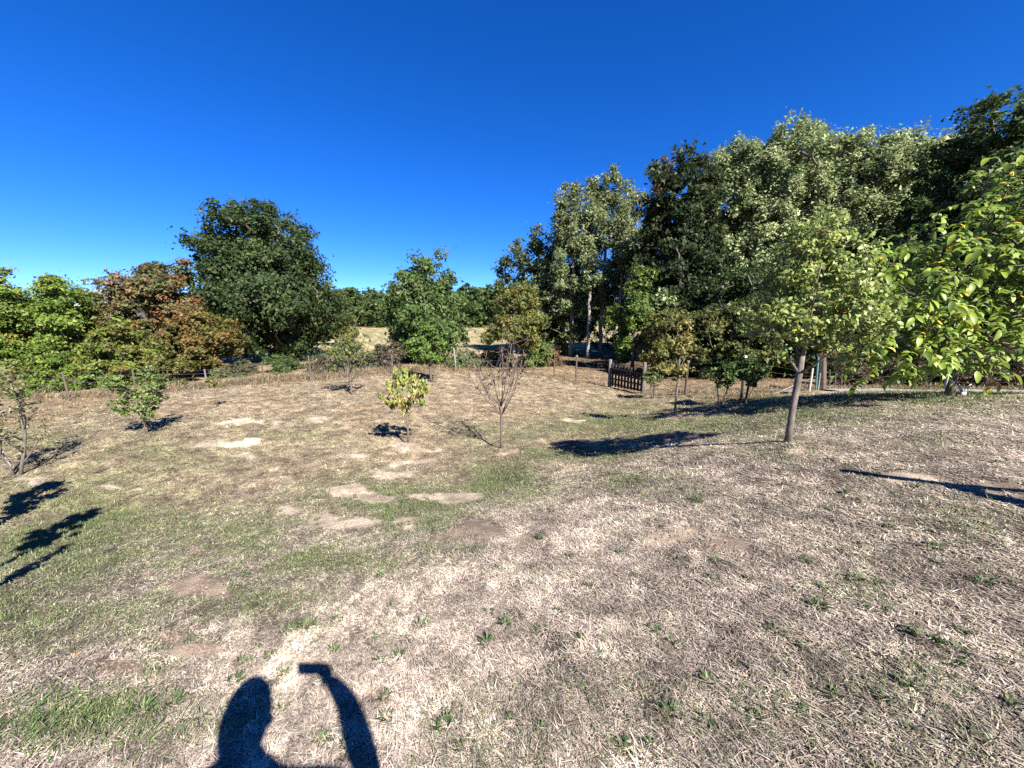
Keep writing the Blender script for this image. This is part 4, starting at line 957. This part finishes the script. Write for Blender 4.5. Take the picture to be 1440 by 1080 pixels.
# ------------------------------------------------------------------ grass: dry thatch and green blades, real geometry
def blades(name, label, x, y, Ln, Wd, elev, azim, colr, two=True, cat='grass'):
    z = H(x, y); n = len(x)
    hd = np.c_[np.cos(azim), np.sin(azim), np.zeros(n)]; side = np.c_[-np.sin(azim), np.cos(azim), np.zeros(n)]
    up = np.array([0, 0, 1.0])
    B = np.c_[x, y, z - .001 + (0 if two else .012 * rng(7).random(n))]
    e1 = elev; e2 = elev - .5
    m_ = B + (hd * np.cos(e1)[:, None] + up * np.sin(e1)[:, None]) * (Ln * .5)[:, None]
    t_ = m_ + (hd * np.cos(e2)[:, None] + up * np.sin(e2)[:, None]) * (Ln * .5)[:, None]
    t_[:, 2] = np.maximum(t_[:, 2], z + .002)
    w = side * (Wd * .5)[:, None]
    if two:
        tw = up * (Wd * .25)[:, None]
        V = np.stack([B, m_ + w + tw, t_, m_ - w - tw], 1).reshape(-1, 3); k = np.arange(n)[:, None] * 4
        F = np.concatenate([k + np.array([[0, 1, 3]]), k + np.array([[1, 2, 3]])]); cc = np.repeat(colr, 4, 0)
    else:
        V = np.stack([B + w, B - w, t_], 1).reshape(-1, 3); F = np.arange(n * 3).reshape(-1, 3); cc = np.repeat(colr, 3, 0)
    o = link(name, mesh_np(name, V, F, cc), None, M['blade']); tag(o, label, cat, kind='stuff'); return o

def lawn():
    g = rng(99); n = 1150000
    r = np.exp(np.log(.95) + (np.log(26) - np.log(.95)) * g.random(n)); a = R(-64) + R(128) * g.random(n)
    x = r * np.sin(a); y = r * np.cos(a); z = H(x, y)
    c, gr, bare, pale, grey, bey, woods, n1, n2, far = ground_colour(x, y, z, True)
    keep = (g.random(n) > bare * 1.02 - .02) & (bey < 3) & (g.random(n) > woods)
    keep &= g.random(n) < .75 + 2.2 * (fbm(x, y, .11, 3, 101) - .45)
    isg = (g.random(n) < gr * .75)
    for sel, nm, lab in ((keep & ~isg, 'dry_grass', 'short dry straw coloured grass covering most of the lawn'), (keep & isg, 'green_grass', 'green grass growing in patches and strips over the dry lawn')):
        xs, ys, rs = x[sel], y[sel], r[sel]; m = len(xs); isgreen = nm == 'green_grass'
        sc = np.maximum(1, rs / 2.8) ** .95
        if isgreen:
            Ln = (.022 + .03 * g.random(m)) * np.maximum(1, rs / 5) ** .6; Wd = .0032 * sc * (1 + .5 * g.random(m)); el = .5 + .9 * g.random(m)
            cc = tints(g, m, [(3, (.125, .165, .06)), (3, (.17, .205, .085)), (2, (.25, .26, .13)), (2, (.08, .115, .04))], .2)
        else:
            Ln = (.022 + .05 * g.random(m) ** 1.8) * np.maximum(1, rs / 4) ** .65; Wd = .0032 * sc * (1 + .9 * g.random(m)); el = .02 + .6 * g.random(m) ** 2.2
            cb = c[sel]; t = g.random((m, 1)); cc = cb * (.30 + 1.30 * t ** 1.15) * (.75 + .5 * sst(.3, .7, fbm(xs, ys, .07, 2, 201))[:, None]) * (1 + .05 * g.standard_normal((m, 3)))
            li = g.random(m) < .10 * (1 - sst(4, 9, rs)); cc[li] = np.array([.375, .32, .258]) * (.8 + .35 * g.random((li.sum(), 1)))
            dk = g.random(m) < .12; cc[dk] *= .5
            cc = np.clip(cc, .01, .85)
        az = 6.28 * g.random(m)
        blades(nm, lab, xs, ys, Ln, Wd, el, az, cc, False)
lawn()

def tufts():
    g = rng(123)
    # rosettes and weeds seen singly in the near lawn
    spots = [(710, 880, .05), (760, 888, .07), (683, 905, .05), (688, 862, .04), (1005, 790, .06), (1052, 813, .05), (1368, 1048, .09), (940, 1003, .05), (625, 1020, .06), (542, 1010, .05), (655, 1052, .05),
             (918, 885, .04), (850, 925, .04), (1080, 710, .06), (1130, 790, .07), (1200, 815, .06), (1150, 855, .05), (905, 665, .08), (980, 705, .09), (1000, 640, .06), (430, 880, .10), (405, 888, .10), (475, 872, .08),
             (330, 960, .06), (350, 930, .05), (395, 1000, .05), (560, 925, .04), (1300, 900, .07), (1340, 915, .08), (1250, 860, .05), (1170, 980, .05), (1090, 890, .05), (590, 880, .05), (520, 905, .05), (245, 985, .08), (200, 1000, .09), (1380, 820, .08), (1310, 770, .08)]
    spots = [(a, b, c * .7) for a, b, c in spots]
    for _ in range(110):
        py_ = 640 + 430 * g.random() ** 1.2; spots.append((300 + 1130 * g.random(), py_, .006 + .022 * g.random()))
    X, Y, Lx, W, E_, A_ = [], [], [], [], [], []
    for px, py, s in spots:
        cx, cy = hit(px, py); m = 30
        m = int(12 + 700 * s); aa = 6.28 * g.random(m); rr = s * g.random(m) ** .6 * .7
        X.append(cx + rr * np.cos(aa)); Y.append(cy + rr * np.sin(aa)); A_.append(aa + .5 * g.standard_normal(m)); Lx.append((.55 + 5 * s) * (.7 + .6 * g.random()) * (.03 + .045 * g.random(m))); W.append(.006 + .005 * g.random(m)); E_.append(.45 + .8 * g.random(m))
    X, Y, Lx, W, E_, A_ = map(np.concatenate, (X, Y, Lx, W, E_, A_))
    blades('weed_tufts', 'small dark green weed tufts dotted over the dry lawn', X, Y, Lx, W, E_, A_, tints(g, len(X), [(3, (.06, .11, .035)), (2, (.09, .145, .05)), (1.5, (.17, .18, .08))], .25), cat='weeds')
    # long green tussock bottom left
    X, Y = [], []
    for px, py, m in ((95, 1000, 260), (60, 1020, 200), (130, 1005, 200), (30, 1045, 150), (190, 1030, 160), (80, 985, 120), (215, 1050, 120), (240, 1010, 90)):
        cx, cy = hit(px, py); m = int(m * .8); X.append(cx + .15 * g.standard_normal(m)); Y.append(cy + .09 * g.standard_normal(m))
    X, Y = np.concatenate(X), np.concatenate(Y); m = len(X)
    blades('grass_tussock', 'long lush green grass tussock in the lower left corner', X, Y, .03 + .06 * g.random(m) ** 1.4, .003 + .003 * g.random(m), .2 + .8 * g.random(m), 6.28 * g.random(m), tints(g, m, [(3, (.09, .16, .04)), (2, (.15, .22, .07)), (1, (.24, .28, .12))], .2))
    # tall dry grass along and beyond the fence
    n = 42000; u = g.random(n); la = np.interp(u, [0, 1], [LA[0] - .05, LA[-1] + .02]); rr = np.interp(la, LA, LR) + g.standard_normal(n) * .9 + 1.0
    x = rr * np.sin(la); y = rr * np.cos(la)
    d = fbm(x, y, 1.6, 3, 131)
    px, py = project(x, y, H(x, y))
    right = sst(600, 760, px)
    kp = (g.random(n) < (.15 + 2.2 * (d - .35)) * (1 - .5 * right)) & ~((px > 845) & (px < 912) & (rr < 18.5))
    x, y, right = x[kp], y[kp], right[kp]; m = len(x)
    blades('tall_dry_grass', 'tall dry grass and weeds standing along the wire fence', x, y, (.12 + .34 * g.random(m) ** 2) * (1 - .45 * right), .012 + .012 * g.random(m), .8 + .7 * g.random(m), 6.28 * g.random(m),
           tints(g, m, [(4, (.33, .25, .16)), (4, (.25, .175, .115)), (1.5, (.42, .33, .21)), (2, (.14, .10, .07)), (3, (.12, .14, .06))], .25))
    # leaf litter below the wood and below the fence
    n = 26000; x = -2 + 30 * g.random(n); y = 11 + 24 * g.random(n); b = beyond(x, y); kp = (b > 2.5 + 3 * g.random(n)) & (b < 16) & (np.arctan2(x, y) > R(2))
    x, y = x[kp], y[kp]; m = len(x)
    blades('leaf_litter', 'fallen brown leaves and twigs on the ground under the wood', x, y, .07 + .05 * g.random(m), .05 + .03 * g.random(m), .1 + .5 * g.random(m), 6.28 * g.random(m), tints(g, m, [(3, (.20, .12, .07)), (2, (.32, .22, .13)), (1, (.12, .08, .05))], .2), cat='leaf litter')
    # yellow flowers and a few fallen leaves on the lawn
    spots = [(302, 710), (382, 713), (383, 717), (483, 706), (692, 680), (698, 590), (125, 725), (218, 660), (160, 648), (300, 768), (820, 655), (975, 655), (705, 602), (1075, 600), (60, 700), (430, 745), (560, 760), (900, 700), (735, 652), (1190, 648)]
    b = MB()
    for px, py in spots:
        x, y = hit(px, py); z = h1(x, y); s = .010 * max(1, y / 4)
        for k in range(6):
            a = k * 1.047 + g.random(); b.add([(x, y, z + .03), (x + s * math.cos(a), y + s * math.sin(a), z + .036), (x + s * math.cos(a + .6), y + s * math.sin(a + .6), z + .036)], [(0, 1, 2)])
        b.tube([(x, y, z - .01), (x, y, z + .031)], .0015, 3, False)
    tag(b.build('yellow_flowers', M['flower']), 'tiny yellow flowers scattered through the grass', 'flowers', kind='stuff')
    n = 260; x = []; y = []
    for _ in range(n):
        px, py = 20 + 1400 * g.random(), 600 + 480 * g.random() ** 1.3; a, b_ = hit(px, py); x.append(a); y.append(b_)
    x, y = np.array(x), np.array(y)
    blades('fallen_leaves', 'single fallen brown and orange leaves lying on the lawn', x, y, .02 + .03 * g.random(n), .014 + .014 * g.random(n), .1 + .3 * g.random(n), 6.28 * g.random(n), tints(g, n, [(3, (.22, .12, .06)), (1, (.45, .16, .04)), (2, (.34, .22, .13)), (1, (.65, .55, .4))], .2), cat='leaves')
tufts()

def clods():
    g = rng(321); b = MB()
    for cx, cy, rx, ry, p, mh in BARE:
        if cy < 600 and mh == 0: continue
        m = int(30 + rx * 2) if mh or cy > 700 else 14
        for _ in range(m):
            a = 6.28 * g.random(); q = g.random() ** .6
            x, y = hit(cx + rx * q * math.cos(a), cy + ry * q * math.sin(a)); z = h1(x, y); s = (.004 + .012 * g.random() ** 2) * max(1, y / 4)
            V = [np.array([x, y, z]) + s * np.array(v) * (1 + .35 * g.standard_normal(3)) for v in ((1, 0, 0), (0, 1, 0), (-1, 0, 0), (0, -1, 0), (0, 0, .8), (0, 0, -.5))]
            b.add(V, [(0, 1, 4), (1, 2, 4), (2, 3, 4), (3, 0, 4), (1, 0, 5), (2, 1, 5), (3, 2, 5), (0, 3, 5)])
    tag(b.build('soil_clods', M['clod']), 'crumbs of dry soil on the bare patches and molehills', 'soil', kind='stuff')
clods()
